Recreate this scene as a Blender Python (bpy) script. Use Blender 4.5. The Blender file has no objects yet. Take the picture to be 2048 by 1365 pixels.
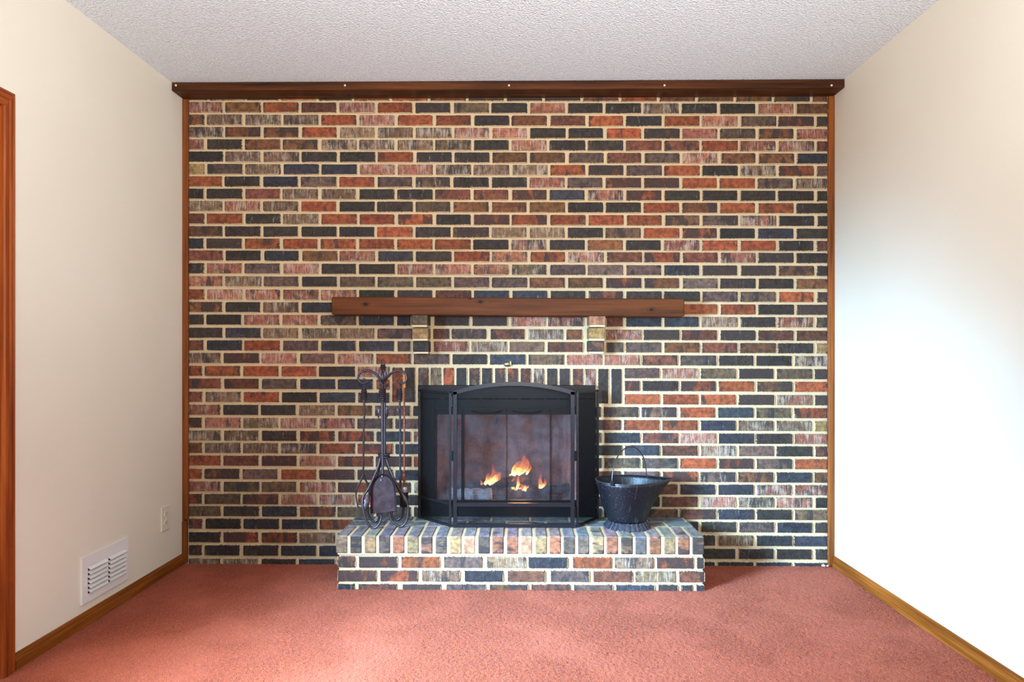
import bpy, math, random
from mathutils import Vector, noise as mnoise
random.seed(7)
R_ = random.Random(11)
scene = bpy.context.scene
COL = scene.collection

# ------------------------------------------------------------------ camera
F = 1365.0                      # focal length in pixels of the 2048 wide frame (24 mm)
S = 0.00265                     # metres per pixel on the brick wall
D = F * S                       # camera distance from the brick wall
HOR = 705.0
H = (1129.5 - HOR) * S          # camera height
YAW = math.radians(0.7)
CAM = Vector((0, -D, H))
cam_data = bpy.data.cameras.new('camera')
cam = bpy.data.objects.new('camera', cam_data)
COL.objects.link(cam)
cam.location = CAM
cam.rotation_euler = (math.pi / 2, 0, YAW)
cam_data.sensor_width = 36
cam_data.lens = 36 * F / 2048
cam_data.shift_y = (HOR - 682.5) / 2048
cam_data.clip_start = 0.05
scene.camera = cam

# ------------------------------------------------------------------ light and exposure
world = bpy.data.worlds.new('world')
scene.world = world
world.use_nodes = True
bg = world.node_tree.nodes['Background']
bg.inputs['Color'].default_value = (1.0, 0.97, 0.93, 1)
bg.inputs['Strength'].default_value = 0.3

def area(name, loc, rot, sx, sy, power, color, spread=180):
    l = bpy.data.lights.new(name, 'AREA')
    l.shape = 'RECTANGLE'; l.size = sx; l.size_y = sy
    l.energy = power; l.color = color; l.spread = math.radians(spread)
    o = bpy.data.objects.new(name, l); COL.objects.link(o)
    o.location = loc; o.rotation_euler = rot
    return o

# daylight through the glazed door in the left wall (the casing at the photo's left edge)
key = area('door_daylight', (-1.84, -2.5, 1.15), (0, 0, 0), 0.7, 0.8, 94, (0.38, 0.68, 1.0), 60)
key.rotation_euler = (Vector((0.70, -0.45, 0.0)) - key.location).to_track_quat('-Z', 'Y').to_euler()
sky = area('door_skylight', (-1.83, -2.1, 1.5), (0, 0, 0), 0.8, 0.5, 10, (0.78, 0.90, 1.0), 64)  # unseen lamp added to brighten the near carpet on the door side
sky.rotation_euler = (Vector((-0.75, -1.3, 0.0)) - sky.location).to_track_quat('-Z', 'Y').to_euler()
# broad unseen fill lamp added behind the camera
area('rear_window_light', (0.1, -5.6, 1.45), (math.radians(90), 0, 0), 3.0, 2.0, 30, (0.98, 0.98, 1.0))
# unseen lamp added behind the camera to brighten ceiling and upper walls
flash = area('bounce_flash', (0.1, -4.0, 1.35), (0, 0, 0), 0.6, 0.6, 98, (0.96, 0.98, 1.0), 120)
flash.rotation_euler = (Vector((0.0, -1.2, 4.0)) - flash.location).to_track_quat('-Z', 'Y').to_euler()

scene.view_settings.view_transform = 'Standard'
scene.view_settings.look = 'None'
scene.view_settings.exposure = 0.0
scene.view_settings.gamma = 1.0
scene.view_settings.use_curve_mapping = False
scene.cycles.max_bounces = 8
scene.cycles.transparent_max_bounces = 16

# ------------------------------------------------------------------ rays through photo pixels
FW = Vector((-math.sin(YAW), math.cos(YAW), 0))
RT = Vector((math.cos(YAW), math.sin(YAW), 0))
def ray(px, py):
    return FW + RT * ((px - 1024) / F) + Vector((0, 0, 1)) * ((HOR - py) / F)
def P(px, py, Y=0.0):
    d = ray(px, py); t = (Y + D) / d.y
    return CAM + d * t
def PX(px, py, X):
    d = ray(px, py); t = X / d.x
    return CAM + d * t
def WX(px, Y=0.0): return P(px, 700, Y).x
def WZ(px, py, Y=0.0): return P(px, py, Y).z
XL = WX(366); XR = WX(1668)
ZC = H + (HOR - 161) * (D - 0.12) / F       # ceiling
ROOM_BACK = -6.0

# ------------------------------------------------------------------ object helpers
OFF = {}
def link(o, parent=None):
    COL.objects.link(o)
    if parent is not None: o.parent = parent
    return o
def mesh(name, verts, faces, mat, parent=None, smooth=False, kind=None, origin=None):
    off = OFF.get(parent, Vector((0, 0, 0))) if parent is not None else (origin or Vector((0, 0, 0)))
    me = bpy.data.meshes.new(name)
    me.from_pydata([(v[0] - off[0], v[1] - off[1], v[2] - off[2]) for v in verts], [], faces)
    if smooth:
        me.polygons.foreach_set('use_smooth', [True] * len(me.polygons))
    me.materials.append(mat)
    me.update()
    o = bpy.data.objects.new(name, me)
    link(o, parent)
    if parent is None and origin is not None: o.location = origin
    OFF[o] = Vector(off)
    if kind: o['kind'] = kind
    return o
def tag(o, label, cat, group=None):
    o['label'] = label; o['category'] = cat
    if group: o['group'] = group
    return o
def thing(name, label, cat, loc, group=None):
    o = bpy.data.objects.new(name, None); COL.objects.link(o)
    o.location = loc; o.empty_display_size = 0.05
    OFF[o] = Vector(loc)
    return tag(o, label, cat, group)

class G:
    """collects vertices and faces of one mesh"""
    def __init__(s): s.v = []; s.f = []
    def add(s, v, f):
        n = len(s.v); s.v += [tuple(p) for p in v]; s.f += [tuple(i + n for i in q) for q in f]; return s
    def box(s, a, b, bev=0.0):
        x0, y0, z0 = [min(a[i], b[i]) for i in range(3)]; x1, y1, z1 = [max(a[i], b[i]) for i in range(3)]
        if bev <= 0:
            v = [(x0,y0,z0),(x1,y0,z0),(x1,y1,z0),(x0,y1,z0),(x0,y0,z1),(x1,y0,z1),(x1,y1,z1),(x0,y1,z1)]
            f = [(0,3,2,1),(4,5,6,7),(0,1,5,4),(1,2,6,5),(2,3,7,6),(3,0,4,7)]
            return s.add(v, f)
        # chamfered box: 24 vertices
        b_ = min(bev, (x1-x0)/2.01, (y1-y0)/2.01, (z1-z0)/2.01)
        v = []; idx = {}
        for i, X in enumerate((x0, x1)):
            for j, Y in enumerate((y0, y1)):
                for k, Z in enumerate((z0, z1)):
                    sx = b_ if i == 0 else -b_; sy = b_ if j == 0 else -b_; sz = b_ if k == 0 else -b_
                    idx[(i,j,k,'x')] = len(v); v.append((X, Y+sy, Z+sz))
                    idx[(i,j,k,'y')] = len(v); v.append((X+sx, Y, Z+sz))
                    idx[(i,j,k,'z')] = len(v); v.append((X+sx, Y+sy, Z))
        f = []
        I = lambda i,j,k,a: idx[(i,j,k,a)]
        for i in (0,1):
            q = [I(i,0,0,'x'),I(i,1,0,'x'),I(i,1,1,'x'),I(i,0,1,'x')]; f.append(q if i else q[::-1])
            q = [I(0,i,0,'y'),I(1,i,0,'y'),I(1,i,1,'y'),I(0,i,1,'y')]; f.append(q[::-1] if i else q)
            q = [I(0,0,i,'z'),I(1,0,i,'z'),I(1,1,i,'z'),I(0,1,i,'z')]; f.append(q if i else q[::-1])
        cen = Vector(((x0+x1)/2,(y0+y1)/2,(z0+z1)/2))
        def orient(q):
            p = [Vector(v[t]) for t in q]
            nrm = (p[1]-p[0]).cross(p[2]-p[0]); c = sum(p, Vector())/len(p)
            return q if nrm.dot(c-cen) > 0 else q[::-1]
        for a in (0,1):
            for c in (0,1):
                f.append(orient([I(0,a,c,'y'),I(1,a,c,'y'),I(1,a,c,'z'),I(0,a,c,'z')]))
                f.append(orient([I(a,0,c,'x'),I(a,1,c,'x'),I(a,1,c,'z'),I(a,0,c,'z')]))
                f.append(orient([I(a,c,0,'x'),I(a,c,1,'x'),I(a,c,1,'y'),I(a,c,0,'y')]))
                for e in (0,1):
                    f.append(orient([I(a,c,e,'x'),I(a,c,e,'y'),I(a,c,e,'z')]))
        return s.add(v, f)
    def tube(s, pts, r, n=8, caps=True, rot=0.0, flat=None):
        pts = [Vector(p) for p in pts]
        m = len(pts)
        rs = r if isinstance(r, (list, tuple)) else [r] * m
        t0 = (pts[1] - pts[0]).normalized()
        ref = Vector((0, 1, 0)) if abs(t0.y) < 0.9 else Vector((1, 0, 0))
        nrm = (ref - t0 * ref.dot(t0)).normalized()
        v = []
        for i in range(m):
            t = (pts[min(i+1, m-1)] - pts[max(i-1, 0)])
            t = t.normalized() if t.length > 1e-9 else t0
            nrm = (nrm - t * nrm.dot(t))
            nrm = nrm.normalized() if nrm.length > 1e-6 else t.orthogonal().normalized()
            bn = t.cross(nrm)
            for k in range(n):
                a = rot + 2 * math.pi * k / n
                ra = rs[i] * (flat if flat else 1.0)
                v.append(pts[i] + nrm * (math.cos(a) * ra) + bn * (math.sin(a) * rs[i]))
        f = []
        for i in range(m - 1):
            for k in range(n):
                a = i*n+k; b = i*n+(k+1) % n
                f.append((a, b, b+n, a+n))
        if caps:
            f.append(tuple(range(n-1, -1, -1))); f.append(tuple((m-1)*n + k for k in range(n)))
        return s.add(v, f)
    def bar(s, a, b, w):
        return s.tube([a, b], w * 0.7071, 4, True, math.pi / 4)
    def lathe(s, c, prof, n=20, caps=True):
        """profile of (radius, z) about a vertical axis through c"""
        v = []; f = []
        for (r, z) in prof:
            for k in range(n):
                a = 2 * math.pi * k / n
                v.append((c[0] + r * math.cos(a), c[1] + r * math.sin(a), z))
        for i in range(len(prof) - 1):
            for k in range(n):
                a = i*n+k; b = i*n+(k+1) % n
                f.append((a, b, b+n, a+n))
        if caps:
            f.append(tuple(range(n-1, -1, -1))); f.append(tuple((len(prof)-1)*n + k for k in range(n)))
        return s.add(v, f)
    def prism(s, pts, vec):
        """extrude a planar outline along vec"""
        vec = Vector(vec); n = len(pts)
        p = [Vector(q) for q in pts]
        nrm = Vector()
        for i in range(n): nrm += p[i].cross(p[(i+1) % n])
        if nrm.dot(vec) > 0: p = p[::-1]
        v = p + [q + vec for q in p]
        f = [tuple(range(n)), tuple(range(2*n-1, n-1, -1))]
        for i in range(n):
            j = (i+1) % n
            f.append((i, i+n, j+n, j))
        return s.add(v, f)
    def build(s, name, mat, parent=None, smooth=False, kind=None, origin=None):
        return mesh(name, s.v, s.f, mat, parent, smooth, kind, origin)

def smooth_path(pts, k=5):
    pts = [Vector(p) for p in pts]
    out = []
    for i in range(len(pts) - 1):
        p0 = pts[max(i-1, 0)]; p1 = pts[i]; p2 = pts[i+1]; p3 = pts[min(i+2, len(pts)-1)]
        for j in range(k):
            t = j / k
            out.append(0.5 * ((2*p1) + (p2-p0)*t + (2*p0-5*p1+4*p2-p3)*t*t + (-p0+3*p1-3*p2+p3)*t*t*t))
    out.append(pts[-1])
    return out

def soft(o, angle=40):
    for p in o.data.polygons: p.use_smooth = True
    try: o.data.set_sharp_from_angle(angle=math.radians(angle))
    except Exception: pass
    return o

# ------------------------------------------------------------------ material helpers
def lin(c):
    return tuple(((x/255)/12.92 if x/255 <= 0.04045 else ((x/255+0.055)/1.055)**2.4) for x in c)
class N:
    def __init__(s, name):
        s.m = bpy.data.materials.new(name); s.m.use_nodes = True
        s.t = s.m.node_tree; s.b = s.t.nodes['Principled BSDF']; s.out = s.t.nodes['Material Output']
    def n(s, typ, **kw):
        nd = s.t.nodes.new(typ)
        for k, v in kw.items(): setattr(nd, k, v)
        return nd
    def put(s, sock, val):
        if hasattr(val, 'links'): s.t.links.new(val, sock)
        elif val is not None:
            if isinstance(val, tuple) and len(val) == 3 and sock.type == 'RGBA': val = val + (1,)
            sock.default_value = val
    def math(s, op, a, b=None, c=None, clamp=False):
        nd = s.n('ShaderNodeMath', operation=op, use_clamp=clamp)
        s.put(nd.inputs[0], a)
        if b is not None: s.put(nd.inputs[1], b)
        if c is not None: s.put(nd.inputs[2], c)
        return nd.outputs[0]
    def step(s, x, lo, hi):
        nd = s.n('ShaderNodeMapRange', interpolation_type='SMOOTHSTEP')
        s.put(nd.inputs['Value'], x); s.put(nd.inputs['From Min'], lo); s.put(nd.inputs['From Max'], hi)
        return nd.outputs[0]
    def mix(s, f, a, b, mode='MIX'):
        nd = s.n('ShaderNodeMix', data_type='RGBA', blend_type=mode)
        s.put(nd.inputs[0], f); s.put(nd.inputs[6], a); s.put(nd.inputs[7], b)
        return nd.outputs[2]
    def vmul(s, v, xyz):
        nd = s.n('ShaderNodeVectorMath', operation='MULTIPLY')
        s.put(nd.inputs[0], v); s.put(nd.inputs[1], xyz); return nd.outputs[0]
    def noise(s, vec, scale, detail=2.0, rough=0.5):
        nd = s.n('ShaderNodeTexNoise'); s.put(nd.inputs['Vector'], vec)
        nd.inputs['Scale'].default_value = scale; nd.inputs['Detail'].default_value = detail
        nd.inputs['Roughness'].default_value = rough
        return nd.outputs['Fac']
    def ramp(s, f, stops):
        nd = s.n('ShaderNodeValToRGB'); s.put(nd.inputs[0], f)
        e = nd.color_ramp.elements
        while len(e) < len(stops): e.new(0.5)
        for i, (p, c) in enumerate(stops): e[i].position = p; e[i].color = tuple(c) + (1,)
        return nd.outputs[0]
    def bump(s, h, strength, dist=0.002):
        nd = s.n('ShaderNodeBump'); nd.inputs['Strength'].default_value = strength
        nd.inputs['Distance'].default_value = dist
        s.put(nd.inputs['Height'], h); s.put(s.b.inputs['Normal'], nd.outputs[0])
    def pos(s): return s.n('ShaderNodeNewGeometry').outputs['Position']
    def obj(s): return s.n('ShaderNodeTexCoord').outputs['Object']
    def set(s, color=None, rough=None, metal=None, spec=None):
        if color is not None: s.put(s.b.inputs['Base Color'], color)
        if rough is not None: s.put(s.b.inputs['Roughness'], rough)
        if metal is not None: s.put(s.b.inputs['Metallic'], metal)
        if spec is not None: s.put(s.b.inputs['Specular IOR Level'], spec)
        return s.m

def wall_paint(name, c):
    k = N(name); p = k.pos()
    big = k.noise(p, 1.3, 2); fine = k.noise(p, 140, 3)
    col = k.mix(k.step(big, 0.3, 0.7), lin(c), lin((c[0]-4, c[1]-5, c[2]-7)))
    k.bump(fine, 0.12, 0.001)
    return k.set(col, 0.55, 0, 0.35)
MAT_WALL = wall_paint('cream_wall_paint', (236, 229, 212))

k = N('white_textured_ceiling'); p = k.pos()
v = k.n('ShaderNodeTexVoronoi'); k.put(v.inputs['Vector'], p); v.inputs['Scale'].default_value = 130
n1 = k.noise(p, 85, 4, 0.6)
hgt = k.math('ADD', k.math('MULTIPLY', v.outputs['Distance'], -0.7), n1)
k.bump(hgt, 0.8, 0.006)
MAT_CEIL = k.set(k.mix(k.step(n1, 0.35, 0.65), lin((222, 232, 240)), lin((240, 248, 254))), 0.9, 0, 0.1)

def brick_material():
    k = N('fired_clay_brick')
    col = k.n('ShaderNodeAttribute', attribute_name='col').outputs['Color']
    pr = k.n('ShaderNodeAttribute', attribute_name='prm')
    sep = k.n('ShaderNodeSeparateColor'); k.put(sep.inputs[0], pr.outputs['Color'])
    wash, dark, rnd = sep.outputs[0], sep.outputs[1], sep.outputs[2]
    L = pr.outputs['Alpha']
    uv = k.n('ShaderNodeAttribute', attribute_name='bricktex')
    su = k.n('ShaderNodeSeparateXYZ'); k.put(su.inputs[0], uv.outputs['Vector'])
    u, v = su.outputs[0], su.outputs[1]
    def vec(a, b):
        c = k.n('ShaderNodeCombineXYZ')
        k.put(c.inputs[0], k.math('MULTIPLY', u, a)); k.put(c.inputs[1], k.math('MULTIPLY', v, b))
        k.put(c.inputs[2], k.math('MULTIPLY', rnd, 71.0)); return c.outputs[0]
    # mottling
    mott = k.noise(vec(45, 45), 1.0, 4, 0.6)
    fine = k.noise(vec(320, 320), 1.0, 3, 0.6)
    c1 = k.mix(k.step(mott, 0.3, 0.72), k.mix(1.0, col, (0.52, 0.53, 0.55), 'MULTIPLY'), k.mix(1.0, col, (1.24, 1.21, 1.18), 'MULTIPLY'))
    c1 = k.mix(k.math('MULTIPLY', k.step(fine, 0.35, 0.7), 0.35), k.mix(1.0, c1, (0.7, 0.7, 0.7), 'MULTIPLY'), c1)
    nb = k.noise(vec(24, 12), 1.0, 3, 0.6)
    c1 = k.mix(k.math('MULTIPLY', k.step(nb, 0.44, 0.64), 0.75), c1, k.mix(1.0, c1, (0.66, 0.70, 0.75), 'MULTIPLY'))
    # flashed dark bands and ends
    dn = k.noise(vec(17, 7), 1.0, 2, 0.55)
    th = k.math('SUBTRACT', 0.73, k.math('MULTIPLY', dark, 0.36))
    dm = k.step(k.math('SUBTRACT', dn, th), -0.04, 0.05)
    ss = k.n('ShaderNodeSeparateXYZ'); k.put(ss.inputs[0], k.n('ShaderNodeAttribute', attribute_name='bricksize').outputs['Vector'])
    ue = k.math('MINIMUM', u, k.math('SUBTRACT', ss.outputs[0], u))
    en = k.noise(vec(14, 26), 1.0, 3, 0.6)
    reach = k.math('MULTIPLY', k.math('SUBTRACT', en, 0.40), k.math('MULTIPLY', dark, 0.26))
    dm = k.math('MAXIMUM', dm, k.step(k.math('SUBTRACT', reach, ue), -0.003, 0.005))
    c2 = k.mix(k.math('MULTIPLY', dm, 0.82), c1, lin((46, 41, 41)))
    # lime wash in upright streaks
    st = k.noise(vec(130, 16), 1.0, 4, 0.65)
    pt = k.noise(vec(24, 18), 1.0, 1, 0.5)
    sp = k.noise(vec(420, 300), 1.0, 2, 0.6)
    w = k.math('ADD', k.math('ADD', k.math('MULTIPLY', st, 0.45), k.math('MULTIPLY', pt, 0.25)), k.math('MULTIPLY', sp, 0.3))
    wt = k.math('SUBTRACT', 0.67, k.math('MULTIPLY', wash, 0.175))
    wm = k.math('MULTIPLY', k.step(k.math('SUBTRACT', w, wt), -0.06, 0.09), 0.72)
    c3 = k.mix(wm, c2, k.mix(0.25, lin((198, 183, 164)), col))
    # pale specks
    spk = k.step(k.noise(vec(520, 520), 1.0, 1, 0.5), 0.70, 0.76)
    c3 = k.mix(k.math('MULTIPLY', spk, 0.55), c3, lin((200, 182, 160)))
    # ragged mortar smear along the edges
    h = uv.outputs['Alpha']
    su2 = k.n('ShaderNodeAttribute', attribute_name='bricksize')
    ss = k.n('ShaderNodeSeparateXYZ'); k.put(ss.inputs[0], su2.outputs['Vector'])
    du = k.math('MINIMUM', u, k.math('SUBTRACT', ss.outputs[0], u))
    dv = k.math('MINIMUM', v, k.math('SUBTRACT', ss.outputs[1], v))
    d = k.math('MINIMUM', du, dv)
    rag = k.noise(vec(120, 150), 1.0, 5, 0.7)
    em = k.step(k.math('SUBTRACT', k.math('MULTIPLY', k.math('SUBTRACT', rag, 0.42), 0.009), d), -0.0006, 0.0006)
    em = k.math('MULTIPLY', em, k.step(ss.outputs[2], 0.2, 0.8))
    c4 = k.mix(em, c3, lin((198, 174, 137)))
    hgt = k.math('ADD', k.math('ADD', k.math('MULTIPLY', mott, 0.9), k.math('MULTIPLY', fine, 0.5)), k.math('MULTIPLY', k.step(d, 0.0, 0.006), 0.6))
    k.bump(hgt, 0.55, 0.0025)
    return k.set(c4, k.math('ADD', 0.62, k.math('MULTIPLY', fine, 0.25)), 0, 0.3)
MAT_BRICK = brick_material()

k = N('pale_mortar'); p = k.pos()
a = k.noise(p, 14, 3); b = k.noise(p, 260, 4, 0.65); c = k.noise(p, 60, 3)
mc = k.mix(k.step(a, 0.3, 0.7), lin((208, 184, 145)), lin((197, 176, 144)))
mc = k.mix(k.math('MULTIPLY', k.step(b, 0.5, 0.75), 0.45), mc, lin((166, 142, 110)))
k.bump(k.math('ADD', b, c), 0.7, 0.003)
MAT_MORTAR = k.set(mc, 0.92, 0, 0.1)

def wood(name, dark, mid, light, axis, knots=(), rough=0.45, scale=1.0):
    k = N(name); p = k.pos()
    sc = [38*scale] * 3; sc[axis] = 1.6*scale
    sc2 = [160*scale] * 3; sc2[axis] = 4*scale
    vv = p
    warp = k.noise(k.vmul(p, tuple(x*0.12 for x in sc)), 1.0, 2)
    g1 = k.noise(k.vmul(vv, tuple(sc)), 1.0, 4, 0.6)
    g2 = k.noise(k.vmul(vv, tuple(sc2)), 1.0, 2, 0.5)
    g = k.math('ADD', k.math('MULTIPLY', g1, 0.62), k.math('ADD', k.math('MULTIPLY', g2, 0.2), k.math('MULTIPLY', warp, 0.18)))
    col = k.ramp(g, [(0.34, lin(dark)), (0.5, lin(mid)), (0.66, lin(light))])
    for (kp, kr) in knots:
        df = k.n('ShaderNodeVectorMath', operation='SUBTRACT'); k.put(df.inputs[0], p); df.inputs[1].default_value = kp
        scl = [1.0] * 3; scl[axis] = 0.62; scl[1] = 0.15
        ln = k.n('ShaderNodeVectorMath', operation='LENGTH'); k.put(ln.inputs[0], k.vmul(df.outputs[0], tuple(scl)))
        dd = k.math('DIVIDE', ln.outputs['Value'], kr)
        ring = k.math('SINE', k.math('MULTIPLY', dd, 13.0))
        msk = k.math('SUBTRACT', 1.0, k.step(dd, 0.35, 1.15))
        rc = k.mix(k.step(ring, -0.6, 0.8), lin((38, 18, 8)), lin(mid))
        rc = k.mix(k.math('SUBTRACT', 1.0, k.step(dd, 0.2, 0.55)), rc, lin((34, 16, 8)))
        col = k.mix(msk, col, rc)
    k.bump(g, 0.18, 0.002)
    return k.set(col, rough, 0, 0.2)
MAT_BEAM = wood('dark_stained_beam', (36, 18, 6), (74, 38, 13), (104, 57, 24), 0, rough=0.5)
KN = [(tuple(P(731, 609, -0.14)), 0.016), (tuple(P(961, 604, -0.14)), 0.016), (tuple(P(1303, 620, -0.14)), 0.016), (tuple(P(940, 598, -0.14)), 0.008)]
MAT_MANTEL = wood('brown_stained_mantel', (54, 28, 10), (84, 43, 16), (106, 58, 26), 0, KN, rough=0.65)
MAT_STRIP = wood('stained_strip_wood', (74, 36, 10), (128, 68, 24), (162, 92, 38), 2, rough=0.45)
MAT_CASING = wood('red_oak_casing', (104, 44, 12), (146, 67, 22), (178, 93, 40), 2, rough=0.35)
MAT_CASING_Y = wood('red_oak_casing_head', (104, 44, 12), (146, 67, 22), (178, 93, 40), 1, rough=0.35)
MAT_BASE = wood('oak_baseboard_wood', (90, 45, 12), (134, 73, 23), (166, 99, 41), 1, rough=0.4)

k = N('rust_red_carpet'); p = k.pos()
a = k.noise(p, 210, 3, 0.6); b = k.noise(p, 2.1, 3, 0.55); c = k.noise(p, 24, 2)
cc = k.mix(k.step(a, 0.32, 0.7), lin((100, 37, 16)), lin((184, 86, 48)))
cc = k.mix(k.math('MULTIPLY', k.step(b, 0.4, 0.62), 0.30), cc, lin((200, 104, 76)))
cc = k.mix(k.math('MULTIPLY', k.step(c, 0.4, 0.7), 0.22), cc, lin((150, 62, 46)))
k.bump(a, 0.8, 0.006)
k.b.inputs['Sheen Weight'].default_value = 0.08
MAT_CARPET = k.set(cc, 0.95, 0, 0.05)

def metal(name, c, rough, metallic, bumpy=0.0, scale=120, spec=0.5):
    k = N(name); p = k.obj()
    n_ = k.noise(p, scale, 3)
    col = k.mix(k.step(n_, 0.35, 0.7), lin(c), lin(tuple(min(255, x*1.25+4) if x < 160 else min(250, x+3) for x in c)))
    if bumpy: k.bump(n_, bumpy, 0.002)
    return k.set(col, rough, metallic, spec)
MAT_BLACK = metal('black_enamelled_metal', (9, 9, 12), 0.34, 0.1, spec=0.25)
MAT_SCREEN = metal('black_screen_frame', (24, 22, 26), 0.32, 0.3, spec=0.4)
MAT_WIRE = metal('black_wire', (8, 8, 10), 0.5, 0.1, spec=0.2)
MAT_IRON = metal('dark_wrought_iron', (66, 58, 62), 0.38, 0.75, 0.25, 160)
MAT_PAN = metal('smooth_iron_pan', (66, 56, 60), 0.34, 0.75, 0, 30)
MAT_COPPER = metal('brown_copper_rod', (122, 72, 50), 0.4, 0.6)
MAT_ORANGE = metal('orange_copper_grip', (206, 112, 44), 0.5, 0.2)
MAT_STEEL = metal('dull_steel_collar', (150, 150, 156), 0.4, 0.8)
MAT_BRISTLE = metal('black_bristle', (18, 16, 17), 0.8, 0)
MAT_BRASS = metal('aged_brass', (176, 160, 112), 0.3, 0.9)
MAT_WHITE = metal('white_enamel', (233, 230, 228), 0.4, 0, 0, 4)
MAT_IVORY = metal('ivory_plastic', (228, 218, 196), 0.35, 0, 0, 4)
MAT_SLOT = metal('dark_slot', (20, 17, 16), 0.8, 0)
MAT_SCREWHEAD = metal('pale_screw_head', (214, 200, 180), 0.4, 0.2)
MAT_PLASTER = metal('white_plaster', (226, 226, 226), 0.9, 0, 0.3)

k = N('pitted_black_scuttle_enamel'); p = k.obj()
a = k.noise(p, 150, 3, 0.6); b = k.noise(k.vmul(p, (60, 60, 12)), 1.0, 3)
cc = k.mix(k.step(a, 0.63, 0.78), lin((12, 13, 21)), lin((100, 102, 118)))
cc = k.mix(k.math('MULTIPLY', k.step(b, 0.6, 0.75), 0.35), cc, lin((96, 98, 112)))
k.bump(k.math('ADD', a, b), 0.4, 0.003)
MAT_SCUTTLE = k.set(cc, k.math('ADD', 0.28, k.math('MULTIPLY', a, 0.3)), 0.35, 0.6)

k = N('smoky_door_glass'); p = k.pos()
tr = k.n('ShaderNodeBsdfTransparent'); tr.inputs[0].default_value = (0.86, 0.86, 0.88, 1)
gl = k.n('ShaderNodeBsdfGlossy'); gl.inputs['Roughness'].default_value = 0.05
df = k.n('ShaderNodeBsdfDiffuse'); df.inputs['Color'].default_value = lin((150, 142, 150)) + (1,)
fr = k.n('ShaderNodeFresnel'); fr.inputs['IOR'].default_value = 1.45
m1 = k.n('ShaderNodeMixShader'); m2 = k.n('ShaderNodeMixShader')
soot = k.noise(p, 9, 4, 0.6)
k.put(m1.inputs[0], k.math('MULTIPLY', k.step(soot, 0.25, 0.8), 0.30)); k.t.links.new(tr.outputs[0], m1.inputs[1]); k.t.links.new(df.outputs[0], m1.inputs[2])
k.put(m2.inputs[0], fr.outputs[0]); k.t.links.new(m1.outputs[0], m2.inputs[1]); k.t.links.new(gl.outputs[0], m2.inputs[2])
k.t.links.new(m2.outputs[0], k.out.inputs['Surface'])
MAT_GLASS = k.m

k = N('sooty_firebrick'); p = k.pos()
br = k.n('ShaderNodeTexBrick'); k.put(br.inputs['Vector'], k.n('ShaderNodeTexCoord').outputs['UV'])
a = k.noise(p, 12, 4, 0.6); b = k.noise(p, 90, 3)
cc = k.mix(k.step(a, 0.3, 0.7), lin((128, 104, 104)), lin((196, 166, 162)))
cc = k.mix(k.math('MULTIPLY', k.step(b, 0.4, 0.7), 0.3), cc, lin((70, 60, 62)))
k.bump(b, 0.4, 0.004)
MAT_FIREBRICK = k.set(cc, 0.9, 0, 0.1)

def bark(name, c0, c1, sx):
    k = N(name); p = k.obj()
    a = k.noise(k.vmul(p, sx), 1.0, 4, 0.6); b = k.noise(p, 60, 3)
    cc = k.mix(k.step(a, 0.35, 0.65), lin(c0), lin(c1)); k.bump(k.math('ADD', a, b), 0.7, 0.006)
    return k.set(cc, 0.9, 0, 0.1)
MAT_PALE_LOG = bark('ash_covered_log', (196, 198, 202), (242, 242, 240), (20, 90, 90))
MAT_CHAR = bark('charred_log', (22, 19, 19), (66, 56, 54), (30, 90, 90))
MAT_ASH = bark('grey_ash', (84, 76, 76), (140, 132, 130), (50, 50, 50))

k = N('flame')
at = k.n('ShaderNodeAttribute', attribute_name='height').outputs['Fac']
lw = k.n('ShaderNodeLayerWeight'); lw.inputs['Blend'].default_value = 0.35
em = k.n('ShaderNodeEmission'); em.inputs['Strength'].default_value = 3.2
nz = k.noise(k.pos(), 45, 3)
hh = k.math('ADD', at, k.math('MULTIPLY', k.math('SUBTRACT', nz, 0.5), 0.7))
k.put(em.inputs['Color'], k.ramp(hh, [(0.0, (1.0, 0.86, 0.46)), (0.28, (1.0, 0.60, 0.14)), (0.6, (0.95, 0.22, 0.03)), (1.0, (0.6, 0.07, 0.02))]))
k.put(em.inputs['Strength'], k.math('ADD', 2.2, k.math('MULTIPLY', k.math('SUBTRACT', 1.0, k.step(hh, 0.1, 0.6)), 3.5)))
tr = k.n('ShaderNodeBsdfTransparent'); ms = k.n('ShaderNodeMixShader')
fac = k.math('MULTIPLY', k.math('SUBTRACT', 1.0, k.step(hh, 0.55, 1.15)), k.math('SUBTRACT', 1.0, k.math('MULTIPLY', lw.outputs['Facing'], 0.75)))
k.put(ms.inputs[0], fac); k.t.links.new(tr.outputs[0], ms.inputs[1]); k.t.links.new(em.outputs[0], ms.inputs[2])
k.t.links.new(ms.outputs[0], k.out.inputs['Surface'])
MAT_FLAME = k.m

# ------------------------------------------------------------------ room shell
def struct(o): o['kind'] = 'structure'; return o
T = 0.12
# floor: dense pile relief where the photo looks, plain beyond
def carpet():
    xs0, xs1 = XL, XR; ys0, ys1 = -1.75, 0.0
    nx, ny = 620, 310
    v = []
    for j in range(ny + 1):
        y = ys1 + (ys0 - ys1) * j / ny
        for i in range(nx + 1):
            x = xs0 + (xs1 - xs0) * i / nx
            h = mnoise.noise(Vector((x*120, y*120, 3.1))) * 0.0036 + mnoise.noise(Vector((x*260, y*260, 9.4))) * 0.0030
            v.append((x, y, h - 0.004))
    f = []
    for j in range(ny):
        for i in range(nx):
            a = j*(nx+1)+i
            f.append((a, a+nx+1, a+nx+2, a+1))
    n = len(v)
    v += [(xs0, ys0, -0.004), (xs1, ys0, -0.004), (xs1, ROOM_BACK, -0.004), (xs0, ROOM_BACK, -0.004)]
    f.append((n, n+3, n+2, n+1))
    return v, f
v_, f_ = carpet()
floor = struct(mesh('floor', v_, f_, MAT_CARPET, None, True))
floor['label'] = 'rust red cut pile carpet covering the whole floor'
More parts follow.
